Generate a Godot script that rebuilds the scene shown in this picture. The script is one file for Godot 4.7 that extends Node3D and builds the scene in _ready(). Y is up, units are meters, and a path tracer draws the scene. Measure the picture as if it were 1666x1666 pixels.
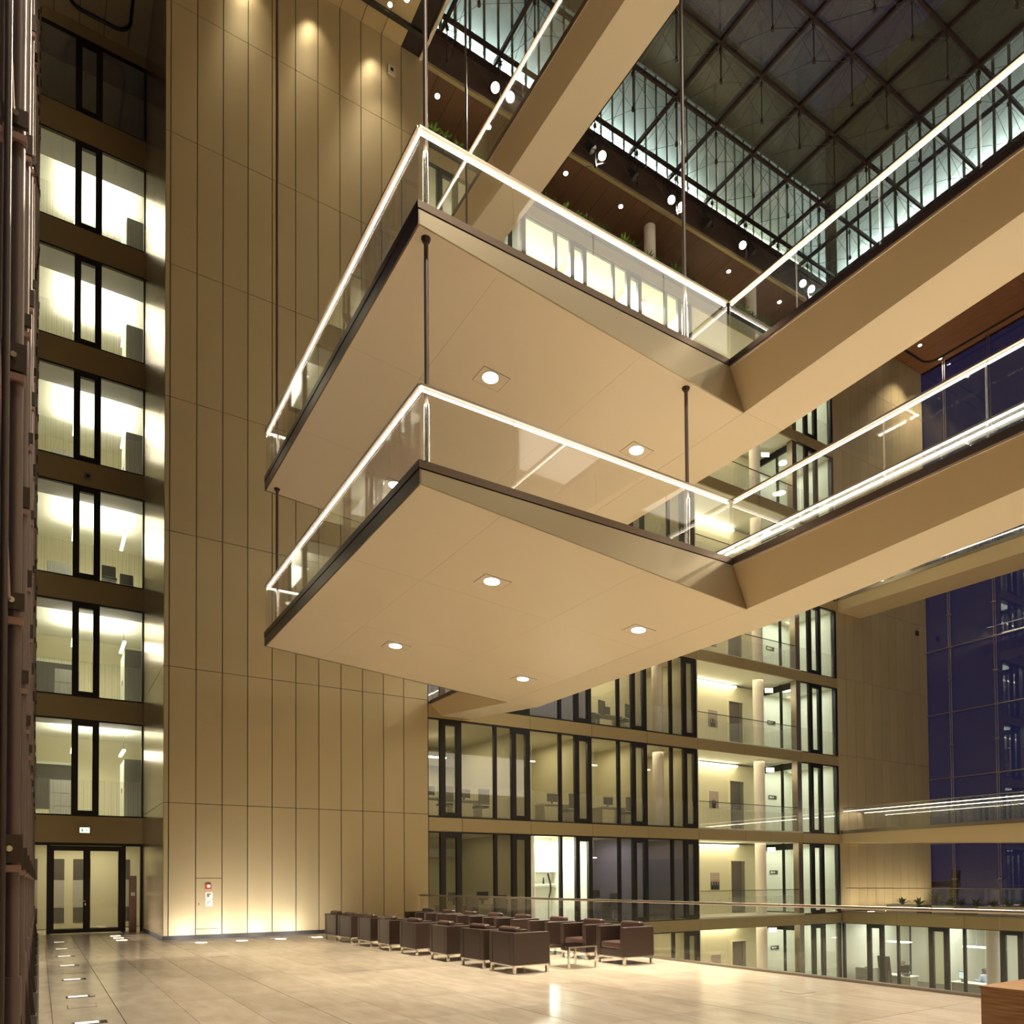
extends Node3D
# Atrium of an office building at night. x runs along the panelled back wall, -z towards it, y up; storeys are ST high and the lounge floor is y = 0.

const ST := 3.885
const ZB := -22.85
var M := {}
var box_cache := {}
var counts := {}
var noise_cache := {}


func _ready():
	_camera_and_lights()
	_materials()
	_shell()
	_main_wall()
	_end_bay()
	_offices()
	_corridors()
	_right_side()
	_roof()
	_garden()
	_platforms()
	_left_glazing()
	_lounge()
	_small_things()
	_people()


# ------------------------------------------------------------------ camera, sky, large lights
func _camera_and_lights():
	var f := 1219.487 / 1666.0
	var cam := Camera3D.new()
	cam.name = "camera"
	cam.projection = Camera3D.PROJECTION_FRUSTUM
	cam.near = 0.05
	cam.far = 200.0
	cam.size = 0.05 / f
	cam.frustum_offset = Vector2((833.0 - 806.183) / 1219.487, (1404.29 - 833.0) / 1219.487) * 0.05
	cam.position = Vector3(0, 1.6, 0)
	cam.basis = Basis.from_euler(Vector3(0.023849, -0.546911, -0.0069176), EULER_ORDER_YXZ)
	cam.current = true
	add_child(cam)
	var we := WorldEnvironment.new()
	we.name = "world_environment"
	var e := Environment.new()
	e.background_mode = Environment.BG_COLOR
	e.background_color = Color(0.105, 0.1, 0.2)
	e.tonemap_mode = Environment.TONE_MAPPER_LINEAR
	e.tonemap_exposure = 1.14
	e.sdfgi_enabled = true
	e.ssao_enabled = true
	e.ssil_enabled = true
	we.environment = e
	add_child(we)
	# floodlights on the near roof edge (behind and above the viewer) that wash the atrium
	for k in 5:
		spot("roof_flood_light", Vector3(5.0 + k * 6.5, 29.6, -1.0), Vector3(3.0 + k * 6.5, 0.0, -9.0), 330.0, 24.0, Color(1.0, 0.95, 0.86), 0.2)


func spot(called, at: Vector3, to: Vector3, energy: float, angle: float, col: Color, size := 0.05, soft := 0.6):
	var l := SpotLight3D.new()
	l.name = called
	l.light_color = col
	l.light_energy = energy
	l.spot_angle = angle
	l.spot_angle_attenuation = soft
	l.spot_range = 60.0
	l.spot_attenuation = 2.0
	l.light_size = size
	l.shadow_enabled = true
	add_child(l, true)
	var up := Vector3.UP if absf((to - at).normalized().y) < 0.98 else Vector3.RIGHT
	l.look_at_from_position(at, to, up)
	return l


func omni(called, at: Vector3, energy: float, col: Color, size := 0.1):
	var l := OmniLight3D.new()
	l.name = called
	l.light_color = col
	l.light_energy = energy
	l.omni_range = 40.0
	l.omni_attenuation = 2.0
	l.light_size = size
	l.shadow_enabled = true
	l.position = at
	add_child(l, true)


func area(called, at: Vector3, to: Vector3, sx: float, sy: float, energy: float, col: Color, up := Vector3.ZERO):
	var l := AreaLight3D.new()
	l.name = called
	l.light_color = col
	l.light_energy = energy
	l.area_size = Vector2(sx, sy)
	l.area_range = 60.0
	l.area_attenuation = 2.0
	l.shadow_enabled = true
	add_child(l, true)
	if up == Vector3.ZERO:
		up = Vector3.UP if absf((to - at).normalized().y) < 0.98 else Vector3.BACK
	l.look_at_from_position(at, to, up)


# ------------------------------------------------------------------ materials
func sm(key: String, col: Color, rough := 0.6, metal := 0.0) -> StandardMaterial3D:
	var m := StandardMaterial3D.new()
	m.resource_name = key
	m.albedo_color = col
	m.roughness = rough
	m.metallic = metal
	M[key] = m
	return m


func glow(key: String, col: Color, energy: float) -> StandardMaterial3D:
	var m := sm(key, Color(0.9, 0.9, 0.88), 0.5)
	m.emission_enabled = true
	m.emission = col
	m.emission_energy_multiplier = energy
	return m


func glass(key: String, col: Color, a: float, rough := 0.02) -> StandardMaterial3D:
	var m := sm(key, Color(col.r, col.g, col.b, a), rough)
	m.transparency = BaseMaterial3D.TRANSPARENCY_ALPHA
	return m


func noise_tex(key: String, freq: float, lo: Color, hi: Color, octaves := 4, normal := false, size := 512) -> NoiseTexture2D:
	var n := FastNoiseLite.new()
	n.seed = 7 + noise_cache.size()
	n.noise_type = FastNoiseLite.TYPE_SIMPLEX_SMOOTH
	n.frequency = freq
	n.fractal_octaves = octaves
	var t := NoiseTexture2D.new()
	t.width = size
	t.height = size
	t.seamless = true
	t.noise = n
	if normal:
		t.as_normal_map = true
		t.bump_strength = 2.0
	else:
		var g := Gradient.new()
		g.set_color(0, lo)
		g.set_color(1, hi)
		t.color_ramp = g
	noise_cache[key] = t
	return t


func tri(m: StandardMaterial3D, scale: Vector3):
	m.uv1_triplanar = true
	m.uv1_world_triplanar = true
	m.uv1_scale = scale


func _materials():
	# champagne anodised panels, three close tones
	for k in 3:
		var c := Color(0.69, 0.63, 0.49) * (0.985 + 0.015 * k)
		c.a = 1.0
		sm("panel%d" % k, c, 0.42, 0.35)
	sm("spandrel", Color(0.64, 0.575, 0.42), 0.4, 0.4)
	sm("return_metal", Color(0.74, 0.66, 0.52), 0.24, 0.8)
	sm("joint", Color(0.13, 0.095, 0.06), 0.8)
	sm("soffit", Color(0.82, 0.77, 0.68), 0.34)
	sm("bridge_panel", Color(0.76, 0.68, 0.53), 0.42, 0.1)
	sm("fascia", Color(0.62, 0.57, 0.47), 0.32, 0.55)
	sm("fascia_dark", Color(0.42, 0.36, 0.31), 0.3, 0.75)
	sm("steel", Color(0.62, 0.58, 0.54), 0.3, 0.9)
	sm("dark_steel", Color(0.30, 0.26, 0.24), 0.4, 0.7)
	sm("tube_steel", Color(0.40, 0.345, 0.325), 0.42, 0.45)
	sm("chrome", Color(0.85, 0.84, 0.82), 0.08, 0.95)
	sm("black_frame", Color(0.075, 0.062, 0.055), 0.45, 0.1)
	sm("skirting", Color(0.10, 0.075, 0.06), 0.5)
	sm("white_wall", Color(0.88, 0.88, 0.82), 0.75)
	sm("cream_wall", Color(0.82, 0.80, 0.68), 0.75)
	sm("grey_wall", Color(0.62, 0.61, 0.60), 0.7)
	sm("office_floor", Color(0.42, 0.40, 0.36), 0.7)
	sm("cabinet", Color(0.66, 0.655, 0.62), 0.5)
	sm("dark_cabinet", Color(0.26, 0.25, 0.23), 0.5)
	sm("door_grey", Color(0.36, 0.34, 0.32), 0.5)
	sm("column_white", Color(0.9, 0.87, 0.82), 0.6)
	sm("planter_light", Color(0.72, 0.69, 0.62), 0.6)
	sm("planter_grey", Color(0.45, 0.43, 0.39), 0.6)
	sm("planter_dark", Color(0.16, 0.13, 0.11), 0.6)
	sm("soil", Color(0.11, 0.085, 0.06), 0.95)
	sm("plastic_black", Color(0.07, 0.07, 0.07), 0.45)
	sm("plastic_grey", Color(0.5, 0.5, 0.5), 0.5)
	sm("red", Color(0.72, 0.12, 0.10), 0.5)
	sm("paper", Color(0.93, 0.92, 0.88), 0.7)
	sm("brick_red", Color(0.56, 0.44, 0.40), 0.4, 0.3)
	sm("outside_white", Color(0.80, 0.86, 0.83), 0.6)
	sm("outside_dark", Color(0.14, 0.15, 0.14), 0.7)
	sm("skin", Color(0.78, 0.58, 0.47), 0.55)
	sm("shirt_white", Color(0.93, 0.93, 0.92), 0.8)
	sm("shirt_blue", Color(0.74, 0.81, 0.93), 0.8)
	sm("trousers", Color(0.09, 0.09, 0.11), 0.8)
	sm("hair_grey", Color(0.42, 0.40, 0.38), 0.8)
	sm("hair_dark", Color(0.20, 0.16, 0.13), 0.8)
	var lt := sm("leather", Color(0.225, 0.168, 0.152), 0.36)
	lt.heightmap_enabled = true
	lt.heightmap_texture = noise_tex("leather", 0.06, Color.BLACK, Color.WHITE, 3)
	lt.heightmap_scale = 0.05
	tri(lt, Vector3(2, 2, 2))
	sm("leather_cushion", Color(0.29, 0.215, 0.195), 0.33)
	# polished limestone, four tones
	var st := noise_tex("stone", 0.012, Color(0.90, 0.88, 0.85), Color(1, 1, 1), 5)
	for k in 4:
		var c2 := Color(0.86, 0.81, 0.745) * (0.965 + 0.02 * k)
		c2.a = 1.0
		var s := sm("stone%d" % k, c2, 0.17)
		s.albedo_texture = st
		s.metallic_specular = 0.55
		tri(s, Vector3(0.55, 0.55, 0.2))
	sm("grout", Color(0.42, 0.36, 0.29), 0.8)
	var oak := sm("oak", Color(0.74, 0.58, 0.41), 0.45)
	oak.albedo_texture = noise_tex("oak", 0.02, Color(0.72, 0.62, 0.52), Color(1, 1, 1), 5)
	tri(oak, Vector3(0.35, 4.5, 0.35))
	var wd := sm("ceiling_wood", Color(0.60, 0.43, 0.30), 0.5)
	wd.albedo_texture = noise_tex("wood", 0.02, Color(0.82, 0.76, 0.70), Color(1, 1, 1), 4)
	tri(wd, Vector3(1.2, 1.2, 0.12))
	sm("garden_wood", Color(0.36, 0.25, 0.17), 0.55)
	sm("roof_beam", Color(0.30, 0.24, 0.20), 0.5, 0.2)
	sm("roof_bar", Color(0.22, 0.165, 0.14), 0.45, 0.4)
	for k in 4:
		var g := sm("leaf%d" % k, [Color(0.20, 0.30, 0.09), Color(0.32, 0.42, 0.12), Color(0.12, 0.19, 0.07), Color(0.30, 0.30, 0.20)][k], 0.5)
		g.backlight_enabled = true
		g.backlight = Color(0.15, 0.2, 0.05)
	glass("pane", Color(0.75, 0.80, 0.74), 0.03)
	glass("rail_glass", Color(0.55, 0.60, 0.52), 0.035)
	glass("table_glass", Color(0.10, 0.08, 0.07), 0.55, 0.03)
	var rg := glass("roof_glass", Color(0.42, 0.42, 0.34), 0.30, 0.06)
	rg.normal_enabled = true
	rg.normal_texture = noise_tex("wet", 0.05, Color.BLACK, Color.WHITE, 4, true)
	rg.normal_scale = 0.12
	tri(rg, Vector3(0.5, 0.5, 0.5))
	glass("night_glass", Color(0.10, 0.10, 0.16), 0.04)
	var im := Image.create(64, 8, false, Image.FORMAT_RGBA8)
	im.fill(Color(1, 1, 1, 0.10))
	for p in [[2, 5], [11, 3], [18, 7], [29, 2], [35, 4], [44, 8], [56, 3]]:
		im.fill_rect(Rect2i(p[0], 0, p[1], 8), Color(1, 1, 1, 0.21))
	var film := sm("film", Color(0.92, 0.95, 0.90, 1.0), 0.6)
	film.transparency = BaseMaterial3D.TRANSPARENCY_ALPHA
	film.albedo_texture = ImageTexture.create_from_image(im)
	glow("led", Color(1.0, 0.95, 0.86), 4.0)
	glow("lamp_white", Color(1.0, 0.97, 0.86), 5.0)
	glow("lamp_warm", Color(1.0, 0.88, 0.70), 9.0)
	glow("lamp_bright", Color(1.0, 0.96, 0.88), 11.0)
	glow("lamp_soft", Color(1.0, 0.95, 0.86), 1.2)
	glow("screen", Color(0.62, 0.82, 0.80), 0.9)
	glow("sign_lit", Color(0.90, 1.0, 0.90), 1.6)
	glow("sign_green", Color(0.10, 0.62, 0.30), 0.8)


# ------------------------------------------------------------------ nodes
func numbered(n: String) -> String:
	counts[n] = counts.get(n, -1) + 1
	return n if counts[n] == 0 else "%s_%03d" % [n, counts[n]]


func tag(o, label: String, category: String, group := "", kind := ""):
	o.set_meta("label", label)
	o.set_meta("category", category)
	if group:
		o.set_meta("group", group)
	if kind:
		o.set_meta("kind", kind)


func thing(called: String, label: String, category: String, at := Vector3.ZERO, turn := 0.0, group := "", kind := "") -> Node3D:
	var o := Node3D.new()
	o.name = numbered(called)
	add_child(o)
	o.position = at
	o.rotation.y = turn
	tag(o, label, category, group, kind)
	return o


func struct(called: String, label: String, category := "room part") -> Node3D:
	return thing(called, label, category, Vector3.ZERO, 0.0, "", "structure")


func part(p: Node, called: String, mesh: Mesh, mat: String, at := Vector3.ZERO) -> MeshInstance3D:
	var o := MeshInstance3D.new()
	o.name = called
	o.mesh = mesh
	o.material_override = M[mat]
	o.position = at
	p.add_child(o, true)
	return o


func box(p: Node, called: String, c: Vector3, s: Vector3, mat: String) -> MeshInstance3D:
	var key := s.snapped(Vector3(0.0005, 0.0005, 0.0005))
	if not box_cache.has(key):
		var b := BoxMesh.new()
		b.size = key
		box_cache[key] = b
	return part(p, called, box_cache[key], mat, c)


func span(p: Node, called: String, a: Vector3, b: Vector3, mat: String) -> MeshInstance3D:   # a box between two corners
	return box(p, called, (a + b) / 2.0, (b - a).abs(), mat)


func copy(o: Node3D, label: String, at: Vector3, turn := 0.0, group := "") -> Node3D:
	var c: Node3D = o.duplicate()
	c.name = numbered(str(o.get_meta("kind_name")))
	add_child(c)
	c.position = at
	c.rotation.y = turn
	c.set_meta("label", label)
	if group:
		c.set_meta("group", group)
	return c


# ------------------------------------------------------------------ shapes
func st0() -> SurfaceTool:
	var st := SurfaceTool.new()
	st.begin(Mesh.PRIMITIVE_TRIANGLES)
	return st


func q4(st: SurfaceTool, a: Vector3, b: Vector3, c: Vector3, d: Vector3, ua := Vector2(1, 1)):   # corners counter-clockwise from outside
	var n := (b - a).cross(c - a)
	n = n.normalized() if n.length() > 1e-9 else (c - a).cross(d - a).normalized()
	var uv := [Vector2(0, ua.y), Vector2(ua.x, ua.y), Vector2(ua.x, 0), Vector2(0, 0)]
	var v := [a, b, c, d]
	for k in [0, 2, 1, 0, 3, 2]:
		st.set_normal(n)
		st.set_uv(uv[k])
		st.add_vertex(v[k])


func hexa(st: SurfaceTool, p: Array):   # p0..3 below, p4..7 above: (-x,-z) (+x,-z) (+x,+z) (-x,+z)
	q4(st, p[7], p[6], p[5], p[4])
	q4(st, p[0], p[1], p[2], p[3])
	q4(st, p[3], p[2], p[6], p[7])
	q4(st, p[1], p[0], p[4], p[5])
	q4(st, p[2], p[1], p[5], p[6])
	q4(st, p[0], p[3], p[7], p[4])


func bx(st: SurfaceTool, c: Vector3, s: Vector3, b := Basis.IDENTITY):
	var h := s / 2.0
	var p := []
	for y in [-1, 1]:
		for k in [[-1, -1], [1, -1], [1, 1], [-1, 1]]:
			p.append(c + b * Vector3(h.x * k[0], h.y * y, h.z * k[1]))
	hexa(st, p)


func cyl(st: SurfaceTool, a: Vector3, b: Vector3, r: float, n := 10, r2 := -1.0):
	if r2 < 0.0:
		r2 = r
	var d := (b - a).normalized()
	var u := d.cross(Vector3.RIGHT if absf(d.x) < 0.9 else Vector3.UP).normalized()
	var w := d.cross(u)
	for k in n:
		var t0 := TAU * k / n
		var t1 := TAU * (k + 1) / n
		var e0 := u * cos(t0) + w * sin(t0)
		var e1 := u * cos(t1) + w * sin(t1)
		var v := [a + e0 * r, a + e1 * r, b + e1 * r2, b + e0 * r2]
		var nn := [e0, e1, e1, e0]
		for i in [0, 2, 1, 0, 3, 2]:
			st.set_normal(nn[i])
			st.add_vertex(v[i])
		for e in [[a, -d, e0 * r, e1 * r], [b, d, e1 * r2, e0 * r2]]:
			for pnt in [e[0], e[0] + e[2], e[0] + e[3]]:
				st.set_normal(e[1])
				st.add_vertex(pnt)


func tube_mesh(a: Vector3, b: Vector3, r: float, n := 10, r2 := -1.0) -> Mesh:
	var st := st0()
	cyl(st, a, b, r, n, r2)
	return st.commit()


func rounded(st: SurfaceTool, c: Vector3, s: Vector3, r: float, puff := 0.0):   # a box with rounded edges; puff domes the top
	var h := s / 2.0
	for ax in 3:
		for sg in [-1.0, 1.0]:
			var u := (ax + 1) % 3
			var w := (ax + 2) % 3
			var cu := _ticks(h[u], r)
			var cw := _ticks(h[w], r)
			var pts := []
			var nrm := []
			for a in cu:
				for b in cw:
					var q := Vector3.ZERO
					q[ax] = h[ax] * sg
					q[u] = a
					q[w] = b
					var core := q.clamp(-h + Vector3(r, r, r), h - Vector3(r, r, r))
					var n := (q - core).normalized()
					var p := core + n * r
					if puff > 0.0 and p.y > 0.0:
						p.y += puff * (1.0 - pow(p.x / h.x, 2)) * (1.0 - pow(p.z / h.z, 2)) * p.y / h.y
					pts.append(c + p)
					nrm.append(n)
			var m := cw.size()
			for i in cu.size() - 1:
				for j in m - 1:
					var k := [i * m + j, (i + 1) * m + j, (i + 1) * m + j + 1, i * m + j + 1]
					var order := [0, 2, 1, 0, 3, 2] if sg > 0 else [0, 1, 2, 0, 2, 3]
					for o in order:
						st.set_normal(nrm[k[o]])
						st.add_vertex(pts[k[o]])


func _ticks(h: float, r: float) -> Array:
	return [-h, -h + r * 0.3, -h + r, 0.0, h - r, h - r * 0.3, h]


func rbox(s: Vector3, r: float, puff := 0.0) -> Mesh:
	var st := st0()
	rounded(st, Vector3.ZERO, s, r, puff)
	return st.commit()


func film(p: Node, a: Vector3, b: Vector3, h: float):   # printed stripes on a pane: from a to b along the floor, h high
	var st := st0()
	q4(st, a, b, b + Vector3.UP * h, a + Vector3.UP * h, Vector2(a.distance_to(b) / 0.5, 1))
	part(p, "frosted_film", st.commit(), "film")


func nth(k: int) -> String:
	var low := ["first", "second", "third", "fourth", "fifth", "sixth", "seventh", "eighth", "ninth", "tenth", "eleventh", "twelfth", "thirteenth", "fourteenth", "fifteenth", "sixteenth", "seventeenth", "eighteenth", "nineteenth"]
	if k < 19:
		return low[k]
	var tens := (k + 1) / 10
	if (k + 1) % 10 == 0:
		return ["twentieth", "thirtieth", "fortieth"][tens - 2]
	return ["twenty-", "thirty-", "forty-"][tens - 2] + low[(k + 1) % 10 - 1]


func storey(n: int) -> String:
	return ["below lounge level", "at lounge level", "one storey up", "two storeys up", "three storeys up", "four storeys up", "five storeys up", "six storeys up", "seven storeys up"][n + 1]


# ------------------------------------------------------------------ shell: floors, ceilings, outer walls
func _shell():
	var fl := struct("floor", "polished beige limestone lounge floor laid in large tiles", "floor")
	span(fl, "screed", Vector3(0.0, -0.5, ZB), Vector3(10.72, -0.03, 1.6), "grout")
	span(fl, "screed", Vector3(-1.3, -0.5, -27.75), Vector3(2.97, -0.03, ZB), "grout")
	span(fl, "screed", Vector3(-1.3, -0.5, ZB), Vector3(0.0, -0.05, 1.6), "grout")
	var xs := [0.0]
	for k in 15:
		xs.append(0.143 + 0.717 * k)
	xs.append(10.72)
	var rng := RandomNumberGenerator.new()
	rng.seed = 11
	for i in xs.size() - 1:
		var z1 := -3.65
		while z1 > -27.5:
			var z0 := z1 - 1.45
			var stop := -27.7 if xs[i] < 2.9 else ZB + 0.02
			z0 = maxf(z0, stop)
			if z1 - z0 > 0.05:
				var major_x := 0.008 if i % 3 == 2 else 0.003
				var major_z := 0.007 if absf(fposmod(z1 + 10.9, 5.8)) < 0.02 or absf(fposmod(z1 + 10.9, 5.8) - 5.8) < 0.02 else 0.003
				span(fl, "tile", Vector3(xs[i] + major_x, -0.03, z0 + 0.003), Vector3(xs[i + 1] - 0.003, 0.0, z1 - major_z), "stone%d" % rng.randi_range(0, 3))
			z1 = z0
			if z1 <= stop + 0.01:
				break
		span(fl, "tile", Vector3(xs[i] + 0.003, -0.03, -3.64), Vector3(xs[i + 1] - 0.003, 0.0, 1.5), "stone1")
	var tr := struct("trim_1", "brushed metal strip along the open edge of the lounge floor", "floor edge")
	span(tr, "strip", Vector3(10.73, -0.32, ZB + 0.05), Vector3(10.86, 0.035, 1.5), "steel")
	var lo := struct("floor_lower", "dark stone floor of the void one storey below", "floor")
	span(lo, "slab", Vector3(0.0, -4.4, ZB), Vector3(34.0, -3.885, 1.6), "stone0")
	var wl := struct("wall_lower", "wall under the lounge floor beside the void", "wall")
	span(wl, "body", Vector3(10.2, -3.9, ZB), Vector3(10.4, -0.5, 1.6), "cream_wall")
	# near wall behind the viewer with three strips of lit offices
	var nw := struct("wall_near", "panelled wall that closes the hall opposite the panelled back wall", "wall")
	span(nw, "body", Vector3(-1.3, -4.0, 1.6), Vector3(42.4, 32.0, 1.9), "panel1")
	for n in [2, 4, 6]:
		var w := struct("window", "long strip of lit office windows on the near wall, %s" % storey(n), "window")
		span(w, "lit_pane", Vector3(14.0, ST * n + 0.2, 1.54), Vector3(32.0, ST * n + 3.0, 1.6), "lamp_soft")
		area("window_light", Vector3(23.0, ST * n + 1.6, 1.45), Vector3(23.0, ST * n + 1.0, -10.0), 18.0, 2.8, 15.0, Color(1.0, 0.96, 0.88))
	# ceilings
	var ce := struct("ceiling", "champagne panelled ceiling above the back wall and end bay", "ceiling")
	span(ce, "body", Vector3(-1.3, 30.13, -27.9), Vector3(11.12, 30.5, 1.6), "joint")
	for i in 17:
		var x0 := 8.2 - 0.725 * 13.0 + 0.725 * i
		for j in 4:
			var z0 := ZB - 4.95 + 2.45 * j
			if x0 + 0.72 > 11.0:
				continue
			span(ce, "panel", Vector3(x0 + 0.008, 30.1, z0 + 0.008), Vector3(x0 + 0.717, 30.13, z0 + 2.442), "panel%d" % ((i + j) % 3))
	span(ce, "panel", Vector3(-1.3, 30.1, -18.0), Vector3(11.05, 30.13, 1.55), "panel1")
	span(ce, "edge_trim", Vector3(11.03, 30.02, ZB), Vector3(11.14, 31.4, 1.5), "soffit")
	# black track let into the ceiling
	var tk := thing("ceiling_track", "black track bent round the corner in the ceiling above the end bay", "track")
	var st := st0()
	var pts := []
	for k in 9:
		var a := PI * 0.5 * k / 8.0
		pts.append(Vector3(1.95 + 0.45 * sin(a), 30.06, -26.75 - 0.45 * cos(a)))
	pts.push_front(Vector3(1.0, 30.06, -27.2))
	for k in 6:
		pts.push_front(Vector3(1.0 - 0.4 * sin(PI * 0.5 * k / 5.0), 30.06, -26.8 - 0.4 * cos(PI * 0.5 * k / 5.0)))
	pts.push_front(Vector3(0.6, 30.06, -22.15))
	pts.append(Vector3(2.4, 30.06, -22.6))
	for k in pts.size() - 1:
		cyl(st, pts[k], pts[k + 1], 0.055, 6)
	part(tk, "rail", st.commit(), "plastic_black")
	var t2 := thing("ceiling_track", "straight black track in the ceiling close to the panelled back wall", "track")
	span(t2, "rail", Vector3(2.9, 29.99, -22.2), Vector3(11.04, 30.1, -22.06), "plastic_black")
	# right ceiling of long wooden boards
	var cr := struct("ceiling_boards", "ceiling of long wooden boards above the planted terrace", "ceiling")
	span(cr, "body", Vector3(34.0, 29.93, ZB - 0.1), Vector3(42.4, 30.4, 1.6), "joint")
	for i in 14:
		for j in 4:
			var z0 := ZB + 6.1 * j
			span(cr, "board", Vector3(34.0 + 0.58 * i + 0.006, 29.88 - 0.006 * ((i + j) % 2), z0 + 0.008), Vector3(34.0 + 0.58 * (i + 1) - 0.006, 29.93, minf(z0 + 6.092, 1.55)), "ceiling_wood")
	span(cr, "edge_trim", Vector3(33.9, 29.8, ZB), Vector3(34.0, 31.4, 1.5), "roof_beam")
	var t3 := thing("ceiling_track", "black track turning a corner in the wooden board ceiling", "track")
	var s3 := st0()
	var p3 := [Vector3(36.0, 29.84, -22.2), Vector3(41.0, 29.84, -22.2)]
	for k in 6:
		p3.append(Vector3(41.0 + 0.6 * sin(PI * 0.5 * k / 5.0), 29.84, -21.6 - 0.6 * cos(PI * 0.5 * k / 5.0)))
	p3.append(Vector3(41.6, 29.84, -12.0))
	for k in p3.size() - 1:
		cyl(s3, p3[k], p3[k + 1], 0.055, 6)
	part(t3, "rail", s3.commit(), "plastic_black")


# ------------------------------------------------------------------ the tall champagne wall
func _main_wall():
	var w := struct("wall_back", "tall wall of narrow champagne coloured metal panels", "wall")
	span(w, "body", Vector3(2.99, 0.0, ZB - 0.35), Vector3(11.26, 30.4, ZB - 0.03), "joint")
	var xs := [2.97]
	for k in 12:
		xs.append(3.108 + 0.7255 * k)
	xs[12] = 11.26
	for r in 8:
		var y0 := ST * r if r else 0.11
		var y1 := minf(ST * (r + 1), 30.1)
		for i in xs.size() - 1:
			var cuts := [y0, y1]
			if r == 0 and i == 2:
				cuts = [y0, 0.28, 1.74, y1]
			for c in cuts.size() - 1:
				span(w, "panel", Vector3(xs[i] + 0.012, cuts[c] + 0.008, ZB - 0.03), Vector3(xs[i + 1] - 0.012, cuts[c + 1] - 0.008, ZB), "panel%d" % ((i * 5 + r * 3) % 3))
	var b := struct("baseboard_back", "dark recessed skirting under the champagne panels", "skirting")
	span(b, "strip", Vector3(2.97, 0.0, ZB - 0.03), Vector3(11.26, 0.11, ZB + 0.015), "skirting")
	var rw := struct("wall_return", "brushed metal side wall between the panelled wall and the end bay", "wall")
	span(rw, "body", Vector3(2.99, 0.0, -27.9), Vector3(3.25, 30.4, ZB - 0.35), "joint")
	for r in 8:
		for j in 4:
			var z0 := -27.7 + 1.21 * j
			span(rw, "panel", Vector3(2.97, maxf(ST * r + 0.008, 0.11), z0 + 0.004), Vector3(2.99, minf(ST * (r + 1), 30.1) - 0.008, z0 + 1.206), "return_metal")
	var b2 := struct("baseboard_return", "dark skirting at the foot of the brushed metal side wall", "skirting")
	span(b2, "strip", Vector3(2.955, 0.0, -27.7), Vector3(2.985, 0.11, ZB + 0.015), "skirting")
	# recessed floor uplights along the wall and the return
	var spots := []
	for k in 4:
		spots.append([Vector3(3.72 + 1.06 * k, 0, -21.29), Vector3(3.72 + 1.06 * k, 1.0, ZB), "%s recessed floor uplight from the corner at the foot of the panelled wall" % nth(k)])
	for k in 3:
		spots.append([Vector3(2.0, 0, -25.6 + 1.02 * k), Vector3(2.97, 0.8, -25.6 + 1.02 * k), "%s recessed floor uplight from the glass doors beside the metal side wall" % nth(k)])
	for s in spots:
		var t := thing("floor_uplight", s[2], "floor light", s[0], 0.0, "square uplights let into the floor")
		box(t, "frame", Vector3(0, 0.003, 0), Vector3(0.30, 0.006, 0.24), "steel")
		box(t, "lamp_lens", Vector3(0, 0.006, 0), Vector3(0.26, 0.006, 0.20), "lamp_warm")
		spot("floor_uplight_beam", s[0] + Vector3(0, 0.05, 0), s[1], 3.9, 66.0, Color(1.0, 0.97, 0.94), 0.12, 1.0)
	# wall washers high up
	for k in 3:
		var x := [5.27, 7.31, 9.45][k] as float
		var t := thing("ceiling_downlight", "%s ceiling downlight from the corner, washing the top of the panelled wall" % nth(k), "ceiling light", Vector3(x + 0.1, 30.1, -21.9), 0.0, "downlights in the high ceilings")
		part(t, "ring", tube_mesh(Vector3(0, -0.02, 0), Vector3(0, 0.0, 0), 0.10, 16), "steel")
		part(t, "lamp_lens", tube_mesh(Vector3(0, -0.03, 0), Vector3(0, -0.02, 0), 0.075, 16), "lamp_warm")
		spot("ceiling_downlight_beam", Vector3(x + 0.1, 30.0, -21.95), Vector3(x, 27.6, ZB), 2.2, 26.0, Color(1.0, 0.93, 0.78), 0.06, 0.9)
		spot("ceiling_downlight_fall", Vector3(x + 0.1, 30.0, -21.95), Vector3(x, 15.0, ZB), 5.0, 24.0, Color(1.0, 0.93, 0.78), 0.06, 1.0)


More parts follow.
